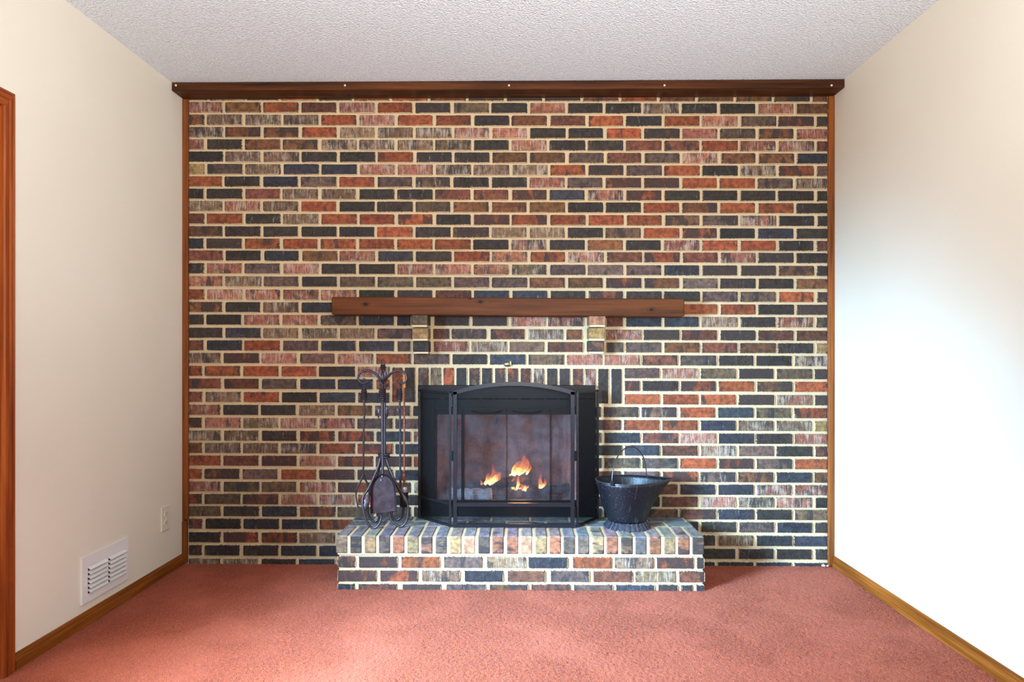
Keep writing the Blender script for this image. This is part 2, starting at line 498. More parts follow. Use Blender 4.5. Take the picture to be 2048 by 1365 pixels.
g = G(); g.box((XL-T, ROOM_BACK, ZC), (XR+T, T, ZC+T))
struct(g.build('ceiling', MAT_CEIL))['label'] = 'white popcorn textured ceiling'
# left wall with the opening of the glazed door beside its casing
DY = PX(25.6, 700, XL).y                     # casing edge nearest the brick wall
DZ = PX(25.6, 189, XL).z                     # casing top
CW = 0.062
oy0, oy1, oz = DY - CW + 0.006, -3.35, DZ - CW + 0.006
g = G()
g.box((XL-T, oy0, -0.05), (XL, T, ZC)); g.box((XL-T, oy1, oz), (XL, oy0, ZC)); g.box((XL-T, ROOM_BACK, -0.05), (XL, oy1, ZC))
struct(g.build('wall_left', MAT_WALL))['label'] = 'cream painted wall with the floor register and outlet'
g = G(); g.box((XR, ROOM_BACK, -0.05), (XR+T, T, ZC))
struct(g.build('wall_right', MAT_WALL))['label'] = 'bare cream painted wall'

# ------------------------------------------------------------------ bricks
PAL = {  # base colour, lime wash, dark flashing
 'D': ((62, 53, 46), .22, .40), 'N': ((60, 60, 67), .2, .30), 'B': ((128, 84, 54), .12, .42), 'O': ((112, 90, 68), .28, .36),
 'R': ((160, 85, 52), .15, .25), 'E': ((120, 73, 56), .18, .36), 'P': ((110, 87, 78), .2, .32), 'W': ((128, 100, 76), .78, .42),
 'w': ((156, 96, 76), .82, .36), 'T': ((158, 126, 80), .10, .20), 't': ((206, 142, 104), .05, .05), 'M': ((114, 80, 56), .15, .85),
 'X': ((148, 80, 50), .15, .80)}
def brick_props(code, pale=False):
    c, w, d = PAL[code]
    j = R_.uniform(-0.14, 0.14)
    c = tuple(max(8, min(255, x * (1 + j) * (1 + R_.uniform(-.035, .035)))) for x in c)
    if pale: c = tuple(a*.72 + b*.28 for a, b in zip(c, (206, 168, 138)))
    return lin(c) + (1,), w * R_.uniform(0.85, 1.12), d * R_.uniform(0.5, 1.5), R_.random()
class BrickSet:
    """vertices, faces and per-vertex paint of one or many bricks"""
    def __init__(s): s.v = []; s.f = []; s.col = []; s.prm = []; s.uv = []; s.sz = []
    def _add(s, v, f, uv, size, code, pale=False):
        n = len(s.v); c, w, d, r = brick_props(code, pale)
        s.v += v; s.f += [tuple(i + n for i in q) for q in f]
        s.col += [c] * len(v); s.prm += [(w, d, r, 1.0)] * len(v); s.uv += uv; s.sz += [size] * len(v)
    def face_brick(s, x0, x1, z0l, z1l, z0r, z1r, yf, code, dep=0.011):
        """a brick laid in the wall: one face with nicked corners and uneven arrises"""
        q = 0.0016; cut = R_.uniform(0.003, 0.0075)
        def jj(): return R_.uniform(-q, q)
        def zb(x): t = (x-x0)/max(1e-6, x1-x0); return z0l + (z0r-z0l)*t
        def zt(x): t = (x-x0)/max(1e-6, x1-x0); return z1l + (z1r-z1l)*t
        L = x1 - x0
        cut = min(cut, L*0.2)
        xa, xb = x0 + L*R_.uniform(.28, .4), x0 + L*R_.uniform(.6, .72)
        pts = [(x0+cut, zb(x0)+jj()*.6), (xa, zb(xa)+jj()), (xb, zb(xb)+jj()), (x1-cut, zb(x1)+jj()*.6), (x1+jj(), zb(x1)+cut), (x1+jj(), zt(x1)-cut),
               (x1-cut, zt(x1)+jj()*.6), (xb, zt(xb)+jj()), (xa, zt(xa)+jj()), (x0+cut, zt(x0)+jj()*.6), (x0+jj(), zt(x0)-cut), (x0+jj(), zb(x0)+cut)]
        t1, t2, y0 = R_.uniform(-.006, .006), R_.uniform(-.015, .015), yf + R_.uniform(-.0014, .0014)
        xm, zm = (x0+x1)/2, (z0l+z1l)/2
        e = 0.0016
        v = [(x, y0 + t1*(x-xm) + t2*(z-zm), z) for x, z in pts]
        v += [(x + (e if x > xm else -e), yf+dep, z + (e if z > zm else -e)) for x, z in pts]
        n = len(pts)
        f = [tuple(range(n))] + [(i, i+n, (i+1) % n + n, (i+1) % n) for i in range(n)]
        uv = [(x-x0, z-z0l, 0) for x, z in pts] * 2
        s._add(v, f, uv, (L, z1l-z0l, 1.0), code)
    def block(s, a, b, code, bev=0.004, smear=False, u_axis=0, worn=None):
        """a whole brick, all six faces"""
        g = G(); g.box(a, b, bev)
        off = [R_.uniform(-.0012, .0012) for _ in range(3)]
        v = [(x+off[0], y+off[1], z+off[2]) for x, y, z in g.v]
        uv = [((x-a[0]) + 0.6*(y-a[1]), (z-a[2]) + (y-a[1]), 0) if u_axis == 0 else ((y-a[1]), (z-a[2]) + 0.6*(x-a[0]), 0) for x, y, z in v]
        if u_axis == 2: uv = [((z-a[2])*1.3 + (y-a[1])*.5, (x-a[0]), 0) for x, y, z in v]
        n0 = len(s.v)
        s._add(v, g.f, uv, (1, 1, 0.0), code, u_axis == 2)
        if worn:      # the top face of the brick is mixed towards pale grey, unlike its end
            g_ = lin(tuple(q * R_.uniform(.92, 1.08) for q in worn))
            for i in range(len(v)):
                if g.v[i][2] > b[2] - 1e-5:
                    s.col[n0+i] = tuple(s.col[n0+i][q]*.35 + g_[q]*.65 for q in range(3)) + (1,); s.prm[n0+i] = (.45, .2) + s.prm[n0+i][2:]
    def build(s, name, parent, kind=None):
        o = mesh(name, s.v, s.f, MAT_BRICK, parent, False, kind)
        me = o.data
        def at(nm, typ, data):
            a = me.attributes.new(nm, typ, 'POINT')
            a.data.foreach_set('color' if typ == 'FLOAT_COLOR' else 'vector', [x for d in data for x in d])
        at('col', 'FLOAT_COLOR', s.col); at('prm', 'FLOAT_COLOR', s.prm)
        at('bricktex', 'FLOAT_VECTOR', s.uv); at('bricksize', 'FLOAT_VECTOR', s.sz)
        return o

# hole in the brickwork behind the metal insert
HX0, HX1 = WX(858), WX(1168); HZ1 = WZ(1010, 812); HZ0 = 0.254
MY = 0.0075
g = G()
x0, x1 = XL, XR
g.box((x0, MY, -0.05), (HX0, MY+0.1, ZC)); g.box((HX1, MY, -0.05), (x1, MY+0.1, ZC))
g.box((HX0, MY, HZ1), (HX1, MY+0.1, ZC)); g.box((HX0, MY, -0.05), (HX1, MY+0.1, HZ0))
wall = struct(g.build('wall_back', MAT_MORTAR))
wall['label'] = 'full width wall of mixed brown, red and black brick with pale mortar'

TOPL = [204, 229, 253.8, 278.2, 302.8, 327.5, 352.5, 377.2, 401.8, 427, 452.3, 476.7, 500.8, 526.4, 552.2, 578.6, 603.9, 629.1, 655.5, 680.6,
        706, 731.9, 757.3, 783.9, 809.7, 835.5, 861.2, 886, 911.3, 938, 963.3, 988.1, 1012.4, 1037.7, 1064.6, 1090.8, 1117.7]
ROWS = ["wBREwRMODwDDWDDwB", "BWWWRwRRDBERDRwOXM", "WBBRWWWwwDDRMwOBw", "wDBMWWWWDwDDEEXwwE", "DWWDDRDDBBPEPwBBN", "TPWNNwwWWWXMPXDWXP",
 "RDNPRPODDwPXXRRPW", "DDEWWDDEEXNwXDDDDD", "WwWRDDOBBBDDRBRRD", "ERDWRRRDXRRRRMPwDD", "MDDDDRDMWWDORXDND", "NMRRRRRRDwDBDwRRDE",
 "EDNBwNDRwRwEXEwDD", "DwPwDDwwwWPPPNMMMD", "wWPDOOOPPBBXBPDDB", "RwwwwDMENNDEDDPPRM", "BDWNDDBBDDDDRRRDM", "DDwwPNNxxxxENNWDwO",
 "DNWWWPxxxxxwMEMEE", "ENRPNNPxxxxOPBEMDT", "WXwPwRPDNOwwEPDDW", "RXRRDwxxxxxxPwOMOM", "EEPNNRxxxxxXDXRMR", "EWRDNNxxxxxxRRRMwM",
 "wDDWBPDxxxDOORNOR", "XwWwwPPxxxxERRNWWT", "WWDXXNwxxxONEwNDw", "BWWWXXNxxxxDNEWPDE", "REXwXXRxxxMOPRXPR", "RMPRXXNxxxxEPXPBNB",
 "wOOwXEWxxxDNENNww", "XOEwwRDxxxxDDEwWwD", "ODNBOPDxxxDDMENDO", "EDNNXDDxxxxDDDDPNM", "DXXWDDDxxxDDDDWNN", "EDDNNDDxxxxDDDDDDD", "WWDNDDDxxxDDDDDNN"]
LPX, RPX = 377.0, 1655.5
def row_z(i, px, bottom=False):
    """height of a course's top or bottom arris at a photo column"""
    dl = 3.7 + 5.4 * i / 36.0
    t = (px - LPX) / (RPX - LPX)
    return TOPL[i] + dl * t + (20.7 if bottom else 0)
listed = []          # (row, px0, px1, code)
for i, s in enumerate(ROWS):
    odd = (i % 2 == 0)
    base = 448.6 if odd else 411.6
    pitch = 76.2 if odd else 76.3
    drift = (1.5 if i < 20 else -2.0) + R_.uniform(-1.2, 1.2)
    for j, code in enumerate(s):
        if code == 'x': continue
        a = LPX if j == 0 else base + drift + pitch*(j-1) + R_.uniform(-1, 1)
        b = base + drift - 5.7 if j == 0 else base + drift + pitch*j - 5.7 + R_.uniform(-1, 1)
        b = min(b, RPX)
        n = i + 1
        if n in (18, 19, 20):
            if a < 826 < b or 821 < a < 840: b = min(b, 821)
            if a < 1211 and b > 1212: a = 1213
        if 22 <= n <= 24:
            if a < 781 and b > 778: b = 779
            if a < 1249 and b > 1240: a = 1249.5
        if n >= 25:
            if a < 845 and b > 842: b = 842
            if a < 1192 and b > 1192: a = 1186
        if n >= 34 and a > 700 and b < 1385: continue
        if b - a < 6: continue
        listed.append((i, a, b, code))
# hand set bricks between the corbels, under the mantel
for i, row in ((17, [(868.4, 938.3, 'D'), (944.7, 1014.5, 'M'), (1022, 1090.8, 'w'), (1096, 1167, 'w')]),
               (18, [(866.3, 898.5, 'E'), (903, 972.6, 'P'), (981, 1049, 'E'), (1056.4, 1126, 'W'), (1132.7, 1164, 'B')]),
               (19, [(867.4, 937, 'w'), (942.6, 1013.5, 'W'), (1019, 1088.6, 'O'), (1095, 1166, 'E')])):
    for a, b, c in row: listed.append((i, a, b, c))
def add_face(bs, i, a, b, code):
    x0, x1 = WX(a), WX(b)
    zt0, zt1 = WZ(a, row_z(i, a)), WZ(b, row_z(i, b))
    zb0, zb1 = WZ(a, row_z(i, a, True)), WZ(b, row_z(i, b, True))
    bs.face_brick(x0, x1, zb0, zt0, zb1, zt1, 0.0, code)
singles = [q for q in listed if q[2]-q[1] > 60][:300]
sset = set(singles)
for q in singles:
    bs = BrickSet(); add_face(bs, *q); bs.build('brick', wall)
bs = BrickSet()
for q in listed:
    if q not in sset: add_face(bs, *q)
# cut course under the beam
px = 377
for L in (36, 70, 62, 70, 66, 70) + (71,) * 12:
    b = min(px + L, 1655)
    if b - px > 8:
        bs.face_brick(WX(px), WX(b), WZ(px, 200.3 + (px-377)*.0029), WZ(px, 186), WZ(b, 200.3 + (b-377)*.0029), WZ(b, 186), 0.0, R_.choice('EDBMRO'))
    px = b + 5.5
bs.build('brickwork', wall, 'stuff')
# upright course over the firebox
SOLD = [(784, 'R'), (809.3, 'D'), (836.2, 'P'), (860.9, 'W'), (886.7, 'R'), (912.5, 'D'), (938.3, 'M'), (963.6, 'D'), (989.8, 'E'), (1015.2, 'X'),
        (1041, 'E'), (1067.2, 'W'), (1094, 'D'), (1118.8, 'M'), (1145.6, 'E'), (1170.3, 'w'), (1196.1, 'D'), (1222.6, 'D')]
for px, code in SOLD:
    b = px + 20.8; sl = 3.0 * (px-784) / 440
    bs = BrickSet()
    bs.face_brick(WX(px), WX(b), WZ(px, 805+sl), WZ(px, 735.4+sl), WZ(b, 805+sl), WZ(b, 735.4+sl), 0.0, code)
    bs.build('soldier_brick', wall)
# stepped corbels carrying the mantel
def corbel(pl, pr, codes):
    o = bpy.data.objects.new('corbel', None); link(o, wall); OFF[o] = Vector((0, 0, 0)); o.empty_display_size = 0.05
    mg = G()
    for n, (i, proj) in enumerate(((17, 0.125), (18, 0.1), (19, 0.075))):
        xm = (WX(pl)+WX(pr))/2; hw = 0.0415
        zt, zb = WZ(840, row_z(i, 840)), WZ(840, row_z(i, 840, True))
        b = BrickSet(); b.block((xm-hw, -proj, zb), (xm+hw, 0.0, zt), codes[n], 0.0025); b.build('brick', o)
        mg.box((xm-hw+0.003, -proj+0.005, zb-0.011), (xm+hw-0.003, MY, zb+0.002))
        if n == 0: mg.box((xm-hw+0.003, -proj+0.005, zt-0.002), (xm+hw-0.003, MY, zt+0.006))
    mg.build('corbel_mortar', MAT_MORTAR, o)
corbel(826.5, 864.5, 'OTD'); corbel(1171, 1208, 'tTM')

# ------------------------------------------------------------------ timber trims
g = G(); g.box((XL, -0.12, ZC-0.0445), (XR, MY+0.002, ZC-0.0005), 0.003)
beam = struct(g.build('trim_1', MAT_BEAM)); beam['label'] = 'dark stained timber board capping the top of the brick wall'
for px in (352, 690, 1018, 1329, 1663):
    c = P(px, 171, -0.12); g = G()
    n = 12
    ring = lambda r, y: [(c.x + r*math.cos(2*math.pi*q/n), y, c.z + r*math.sin(2*math.pi*q/n)) for q in range(n)]
    vv = ring(.0055, -.1195) + ring(.0055, -.1225) + ring(.003, -.124)
    ff = [tuple(range(n)), tuple(range(3*n-1, 2*n-1, -1))]
    for a in (0, 1):
        for q in range(n): ff.append((a*n+q, a*n+(q+1) % n, (a+1)*n+(q+1) % n, (a+1)*n+q))
    g.add(vv, ff); g.build('screw', MAT_SCREWHEAD, beam)
for px in (697, 1018, 1330):
    c = P(px, 188, -0.06); g = G()
    g.lathe((c.x, -0.055, 0), [(.0, ZC-.0475), (.008, ZC-.0475), (.011, ZC-.0455), (.011, ZC-.043)], 12, False); g.build('bolt', MAT_SLOT, beam)
def corner_strip(name, x0, x1, z0, z1, d, label, r=0.004):
    g = G(); g.box((x0, -d, z0), (x1, MY+0.002, z1), r)
    o = struct(g.build(name, MAT_STRIP)); o['label'] = label; return o
zs = WZ(372, 1040)
corner_strip('trim_2', XL, WX(377)+0.001, zs, ZC-0.0445, 0.012, 'narrow stained wood strip in the left corner of the brick wall')
corner_strip('trim_3', XL, WX(375)+0.001, 0.0, zs-0.003, 0.016, 'short darker wood strip at the foot of the left corner')
corner_strip('trim_4', WX(1655.5), XR, -0.005, ZC-0.0445, 0.012, 'narrow stained wood strip in the right corner of the brick wall')

# baseboards, moulded profile swept along the walls
def baseboard(name, xw, sgn, y0, y1, label):
    pr = [(0, 0), (.013, 0), (.013, .030), (.0115, .036), (.009, .040), (.009, .044), (.006, .052), (.0035, .057), (0, .058)]
    g = G(); g.prism([(xw + sgn*a, y0, b-0.004) for a, b in pr], (0, y1-y0, 0))
    o = struct(g.build(name, MAT_BASE)); o['label'] = label
baseboard('baseboard_left', XL, 1, DY, -0.002, 'low oak baseboard under the register')
baseboard('baseboard_right', XR, -1, ROOM_BACK, -0.002, 'low oak baseboard under the bare wall')

# casing of the glazed door
door = bpy.data.objects.new('door_1', None); COL.objects.link(door); door['kind'] = 'structure'; door['label'] = 'red oak casing around the glazed door opening'
door.location = (XL, (DY+oy1)/2, 0); OFF[door] = Vector(door.location)
CP = [(0, 0), (.0, .009), (.006, .012), (.010, .0125), (.012, .010), (.016, .0145), (.030, .0165), (.034, .0135), (.038, .0165), (.050, .0185), (.058, .0185), (.062, .014), (.062, 0)]
def casing_piece(name, f0, f1, mat):
    n = len(CP); v = [f0(a, t) for a, t in CP] + [f1(a, t) for a, t in CP]
    f = [tuple(range(n)), tuple(range(2*n-1, n-1, -1))] + [(i, (i+1) % n, (i+1) % n + n, i+n) for i in range(n)]
    return mesh(name, v, f, mat, door)
casing_piece('side_casing', lambda a, t: (XL+t, DY-a, -0.003), lambda a, t: (XL+t, DY-a, DZ-a), MAT_CASING)
casing_piece('side_casing', lambda a, t: (XL+t, oy1-CW+a, DZ-a), lambda a, t: (XL+t, oy1-CW+a, -0.003), MAT_CASING)
casing_piece('head_casing', lambda a, t: (XL+t, DY-a, DZ-a), lambda a, t: (XL+t, oy1-CW+a, DZ-a), MAT_CASING_Y)
for nm, a, b in (('jamb', (XL-T, oy0-.018, 0), (XL+.0005, oy0, oz)), ('jamb', (XL-T, oy1, 0), (XL+.0005, oy1+.018, oz)), ('head_jamb', (XL-T, oy1, oz-.018), (XL+.0005, oy0, oz))):
    g = G(); g.box(a, b, .001); g.build(nm, MAT_CASING, door)

# ------------------------------------------------------------------ mantel
mY = -0.14
mx0, mx1 = P(663, 612, mY).x, P(1369, 612, mY).x
mz1l, mz0l = P(663, 594, mY).z, P(663, 629.5, mY).z
mz1r, mz0r = P(1369, 598.5, mY).z, P(1369, 633.5, mY).z
mt = thing('mantel_shelf', 'long brown stained timber mantel beam with dark knots above the fire screen', 'mantel', Vector(((mx0+mx1)/2, -0.07, mz0l)))
g = G(); g.box((mx0, mY, mz0l), (mx1, 0.002, mz1l), 0.005)
g.v = [(x, y, z + (mz0r-mz0l)*(x-mx0)/(mx1-mx0)) for x, y, z in g.v]
g.build('beam', MAT_MANTEL, mt)

# ------------------------------------------------------------------ raised hearth
HT = 0.254; HF = -0.392; CAPB = 0.170
BODY = -0.383
hx0, hx1 = P(672, 1090, HF).x, P(1408.5, 1090, HF).x
bx0, bx1 = P(675, 1140, BODY).x, P(1408.5, 1140, BODY).x
hearth = thing('raised_hearth', 'raised brick hearth with upright header bricks along its front edge', 'hearth', Vector(((hx0+hx1)/2, HF/2, 0)))
g = G(); g.box((bx0+.007, BODY+.007, -0.02), (bx1-.007, 0.0, CAPB-.004)); g.box((hx0+.007, HF+.004, CAPB-.006), (hx1-.007, -0.0015, HT-.0035))
g.build('mortar_bed', MAT_MORTAR, hearth)
caps = "ODTDRTEDTtDRR" + "tTRDPTXMNRTXM"
pitch = (hx1 - hx0 + 0.0125) / 26
FD = 0.186
for n, c in enumerate(caps):
    a = hx0 + n*pitch; b = BrickSet()
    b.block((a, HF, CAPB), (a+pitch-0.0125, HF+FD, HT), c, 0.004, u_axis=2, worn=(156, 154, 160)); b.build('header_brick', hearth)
for r, (y0, y1) in enumerate(((HF+FD+.012, HF+FD+.104), (HF+FD+.116, -0.003))):
    x = hx0; L = 0.19 if r == 0 else 0.11
    while x < hx1 - 0.03:
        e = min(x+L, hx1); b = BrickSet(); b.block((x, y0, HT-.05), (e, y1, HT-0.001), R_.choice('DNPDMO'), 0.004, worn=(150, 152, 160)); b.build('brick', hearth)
        x = e + .012; L = 0.19
Z5 = lambda x: 660 + x/5.39
Z6 = lambda x: 1040 + x/5.39
FRONT = [(1113.5, 1136.3, [(Z5(82), Z5(272), 'B'), (Z5(310), Z5(725), 'X'), (Z5(768), Z5(1185), 'R'), (Z5(1228), Z5(1640), 'P'), (Z5(1690), Z6(60), 'W'), (Z6(90), Z6(510), 'N'), (Z6(570), Z6(985), 'R'), (Z6(1020), Z6(1440), 'W'), (Z6(1475), Z6(1870), 'X'), (Z6(1905), Z6(1985), 'M')]),
         (1141, 1163.6, [(Z5(82), Z5(500), 'X'), (Z5(540), Z5(945), 'X'), (Z5(990), Z5(1400), 'W'), (Z5(1450), Z5(1865), 'N'), (Z5(1915), Z6(270), 'E'), (Z6(330), Z6(745), 'P'), (Z6(790), Z6(1210), 'E'), (Z6(1245), Z6(1675), 'W'), (Z6(1715), Z6(1988), 'E')]),
         (1168.6, 1190, [(Z5(82), Z5(265), 'N'), (Z5(305), Z5(720), 'E'), (Z5(780), Z5(1195), 'M'), (Z5(1255), Z5(1675), 'P'), (Z5(1720), Z6(85), 'M'), (Z6(120), Z6(540), 'E'), (Z6(580), Z6(1000), 'P'), (Z6(1035), Z6(1450), 'N'), (Z6(1490), Z6(1700), 'M'), (Z6(1730), Z6(1860), 'D'), (Z6(1900), Z6(1988), 'N')])]
for zt, zb, row in FRONT:
    for a, b_, c in row:
        x0, x1 = P(a, zt, BODY).x, P(b_, zt, BODY).x
        sl = 2.5 * (a-672)/740
        z1, z0 = P(a, zt+sl, BODY).z, max(-0.02, P(a, zb+sl, BODY).z)
        b = BrickSet(); b.face_brick(x0, x1, z0, z1, z0, z1, BODY, c); b.build('brick', hearth)
# end bricks of the hearth
for sx, xe in ((-1, bx0), (1, bx1)):
    for (zt, zb, _), cs, ys in zip(FRONT, ('EDN', 'MPX', 'DEB'), ((-.30, -.11), (-.37, -.19), (-.30, -.11))):
        z1, z0 = P(700, zt, BODY).z, max(-0.02, P(700, zb, BODY).z)
        for c, (ya, yb) in zip(cs, ((ys[0], ys[0]+.178), (ys[1], min(ys[1]+.178, -.003)))):
            b = BrickSet(); b.block((min(xe, xe-sx*.03), ya, z0), (max(xe, xe-sx*.03), yb, z1), c, .003); b.build('brick', hearth)

# ------------------------------------------------------------------ fireplace insert
FY = -0.016
ins = thing('fireplace_insert', 'black metal fireplace insert with bifold glass doors set in the brick wall', 'fireplace', Vector((WX(1013), 0.0, HT)))
def fbox(name, a, b, c, d, y0, y1, mat, parent, bev=.002):
    """a box whose front face spans photo columns a..b and rows c..d on the insert's plane"""
    q = P(a, c, FY); r = P(b, d, FY); g = G(); g.box((q.x, y0, max(r.z, HT+.001)), (r.x, y1, q.z), bev); return g.build(name, mat, parent)
fbox('top_panel', 836, 1191, 771, 798, FY-.004, .004, MAT_BLACK, ins)
fbox('side_panel', 836, 869.5, 798.6, 1036, FY, .004, MAT_BLACK, ins)
fbox('side_panel', 1157, 1191, 798.6, 1036, FY, .004, MAT_BLACK, ins)
fbox('header_panel', 870.2, 1156.3, 798.8, 818, FY+.003, .006, MAT_BLACK, ins)
fbox('base_panel', 870.2, 1156.3, 1008, 1036, FY+.003, .006, MAT_BLACK, ins)
cols = [870.5, 925, 1013, 1101, 1156]
for n in range(4):
    a, b = cols[n] + .4, cols[n+1] - .4
    q = P(a, 818.6, 0); r = P(b, 1007, 0)
    g = G(); wl_, wr_ = ((.006, .005), (.008, .0013), (.0013, .003), (.003, .006))[n]
    z0, z1 = r.z, q.z
    g.box((q.x, -.006, z0), (q.x+wl_, .012, z1), .0004); g.box((r.x-wr_, -.006, z0), (r.x, .012, z1), .0004)
    g.box((q.x+wl_, -.006, z1-.028), (r.x-wr_, .012, z1), .001); g.box((q.x+wl_, -.006, z0), (r.x-wr_, .012, z0+.016), .001)
    fr_ = g.build('glass_door', MAT_BLACK, ins)
    g = G(); g.box((q.x+wl_*.6, .001, z0+.014), (r.x-wr_*.6, .005, z1-.026)); g.build('pane', MAT_GLASS, fr_)
    if n in (1, 2):
        ha, hb = ((943, 1003), (1026, 1082))[n-1]
        pts = [P(ha + (hb-ha)*t, 822.5 + 3.2*math.sin(math.pi*t), 0) + Vector((0, -.006 - .03*math.sin(math.pi*t)**.6, 0)) for t in [i/12 for i in range(13)]]
        g = G(); g.tube(pts, .0045, 8); soft(g.build('handle', MAT_BLACK, fr_))
# firebox liner
bz0, bz1, by = HT+.012, HZ1-.03, 0.50
fx0, fx1 = HX0+.006, HX1-.006
tx0, tx1 = fx0+.10, fx1-.10
def slab(pts, nrm, t=.02):
    g = G(); g.prism(pts, Vector(nrm)*t); return g
slab([(tx0, by, bz0), (tx1, by, bz0), (tx1, by, bz1), (tx0, by, bz1)], (0, 1, 0)).build('firebox_lining', MAT_FIREBRICK, ins)
slab([(fx0, .013, bz0), (tx0, by, bz0), (tx0, by, bz1), (fx0, .013, bz1)], (-1, .2, 0)).build('firebox_lining', MAT_FIREBRICK, ins)
slab([(fx1, .013, bz0), (tx1, by, bz0), (tx1, by, bz1), (fx1, .013, bz1)], (1, .2, 0)).build('firebox_lining', MAT_FIREBRICK, ins)
slab([(fx0, .013, bz0), (fx1, .013, bz0), (tx1, by, bz0), (tx0, by, bz0)], (0, 0, -1), .01).build('firebox_lining', MAT_FIREBRICK, ins)
slab([(fx0, .013, bz1), (fx1, .013, bz1), (tx1, by, bz1), (tx0, by, bz1)], (0, 0, 1), .01).build('firebox_lining', MAT_BLACK, ins)
g = G(); g.tube(smooth_path([P(990, 826, .2), P(994, 836, .19), P(993, 846, .185), P(989, 853, .18)]), .006, 8)
soft(g.build('damper_handle', MAT_SLOT, ins))

# fire: grate, logs, flames
FYY = 0.22
def fz(x, y, Y=FYY): return P(880 + x/7.186, 880 + y/7.186, Y)
gr = thing('fire_grate', 'black iron grate holding logs behind the glass doors', 'grate', Vector((WX(1013), .24, bz0)))
for n in range(7):
    x = WX(940) + n*.067; g = G()
    g.tube(smooth_path([(x, .10, bz0+.075), (x, .11, bz0+.045), (x, .16, bz0+.036), (x, .34, bz0+.036), (x, .38, bz0+.05)]), .006, 6); soft(g.build('bar', MAT_WIRE, gr))
for y in (.15, .33):
    g = G(); g.tube([(WX(930), y, bz0+.028), (WX(1090), y, bz0+.028)], .007, 6); soft(g.build('cross_bar', MAT_WIRE, gr))
for x in (WX(938), WX(1086)):
    for y in (.15, .33):
        g = G(); g.tube([(x, y, bz0), (x, y, bz0+.028)], .006, 6); soft(g.build('leg', MAT_WIRE, gr))
def log(a, b, r, mat, label, bumps=.12):
    a = Vector(a); b = Vector(b); n = 14; m = 16
    path = [a.lerp(b, i/m) + Vector((0, 0, .004*math.sin(i*1.3))) for i in range(m+1)]
    rs = [r * (1 + bumps*mnoise.noise(Vector((i*.5, r*100, 0)))) * (.9 if i in (0, m) else 1) for i in range(m+1)]
    g = G(); g.tube(path, rs, n)
    ph = R_.random()*9
    ax = (b-a).normalized()
    g.v = [tuple(Vector(p) + (Vector(p) - a - ax*(Vector(p)-a).dot(ax)).normalized() * r*bumps*.7*mnoise.noise(Vector(p)*30 + Vector((ph, 0, 0)))) for p in g.v]
    o = g.build('firewood_log', mat, None, origin=a.lerp(b, .5)); soft(o, 60)
    return tag(o, label, 'log', 'logs on the fire grate')
log(P(896, 989, .135), P(983, 990, .12), .033, MAT_PALE_LOG, 'pale ash covered log lying in front at the left of the fire', .16)
log(P(912, 978, .25), P(1062, 961, .24), .028, MAT_CHAR, 'charred black log sloping up behind the pale ash covered log')
log(P(1012, 992, .2), P(1140, 977, .27), .027, MAT_CHAR, 'charred log under the middle and right flames')
log(P(1034, 1001, .13), P(1046, 968, .3), .020, MAT_CHAR, 'short charred log end pointing forward below the tallest flame')
g = G()
nx, ny = 40, 18
vv = []; ff = []
for j in range(ny+1):
    for i in range(nx+1):
        x = fx0+.05 + (fx1-fx0-.1)*i/nx; y = .04 + .40*j/ny
        edge = min(i, nx-i, j, ny-j) / 4.0
        x = min(max(x, fx0 + .22*(y) + .01), fx1 - .22*y - .01)
        vv.append((x, y, bz0 + .002 + min(1, edge)*(.016 + .014*mnoise.noise(Vector((x*22, y*22, 0))))))
for j in range(ny):
    for i in range(nx):
        a = j*(nx+1)+i; ff.append((a, a+1, a+nx+2, a+nx+1))
o = mesh('ash_bed', vv, ff, MAT_ASH, None, True, 'stuff'); tag(o, 'grey ash spread over the firebox floor', 'ash')

def flame(name, label, tongues, Y):
    base = None; g = G(); hs = []
    for pts, r in tongues:
        path = smooth_path([fz(x, y, Y + R_.uniform(-.02, .02)) for x, y in pts], 6)
        m = len(path)
        rs = [r * (max(.02, math.sin(math.pi*min(1, .18 + .82*i/(m-1)))**.8)) for i in range(m)]
        n0 = len(g.v); g.tube(path, rs, 10, True, 0, .55)
        for i in range(m): hs += [i/(m-1)] * 10
    zmin = min(v[2] for v in g.v)
    cx = sum(v[0] for v in g.v)/len(g.v)
    o = g.build(name, MAT_FLAME, None, True, origin=Vector((cx, Y, zmin)))
    at = o.data.attributes.new('height', 'FLOAT', 'POINT'); at.data.foreach_set('value', hs)
    return tag(o, label, 'flame', 'flames')
flame('flame', 'low spreading orange flame on the sloping charred log, left of the door seam', [
    ([(590, 655), (600, 620), (575, 575)], .007), ([(640, 645), (680, 590), (690, 520), (720, 470)], .012), ([(690, 630), (740, 560), (770, 490), (755, 350)], .016),
    ([(740, 610), (800, 560), (840, 510), (885, 455)], .017), ([(760, 600), (830, 570), (890, 548)], .010), ([(700, 640), (760, 600), (810, 530), (800, 440)], .014)], .22)
flame('flame', 'tallest branching orange flame rising just right of the door seam', [
    ([(1050, 740), (1050, 690), (1030, 620), (1080, 540)], .010), ([(1090, 735), (1125, 640), (1120, 570), (1140, 490)], .009), ([(1130, 725), (1180, 690), (1150, 620)], .011),
    ([(1180, 730), (1225, 700), (1200, 640), (1185, 560)], .012), ([(1220, 735), (1262, 690), (1262, 650)], .009), ([(1040, 740), (1090, 725), (1150, 735), (1270, 725)], .007),
    ([(1060, 510), (1075, 440), (1120, 360), (1160, 300)], .019), ([(1110, 500), (1150, 440), (1200, 350), (1205, 215)], .022), ([(1160, 480), (1220, 420), (1255, 340), (1240, 260)], .015),
    ([(1240, 500), (1270, 450), (1300, 410), (1292, 350)], .008), ([(1000, 510), (1040, 495), (1075, 470)], .006)], .215)
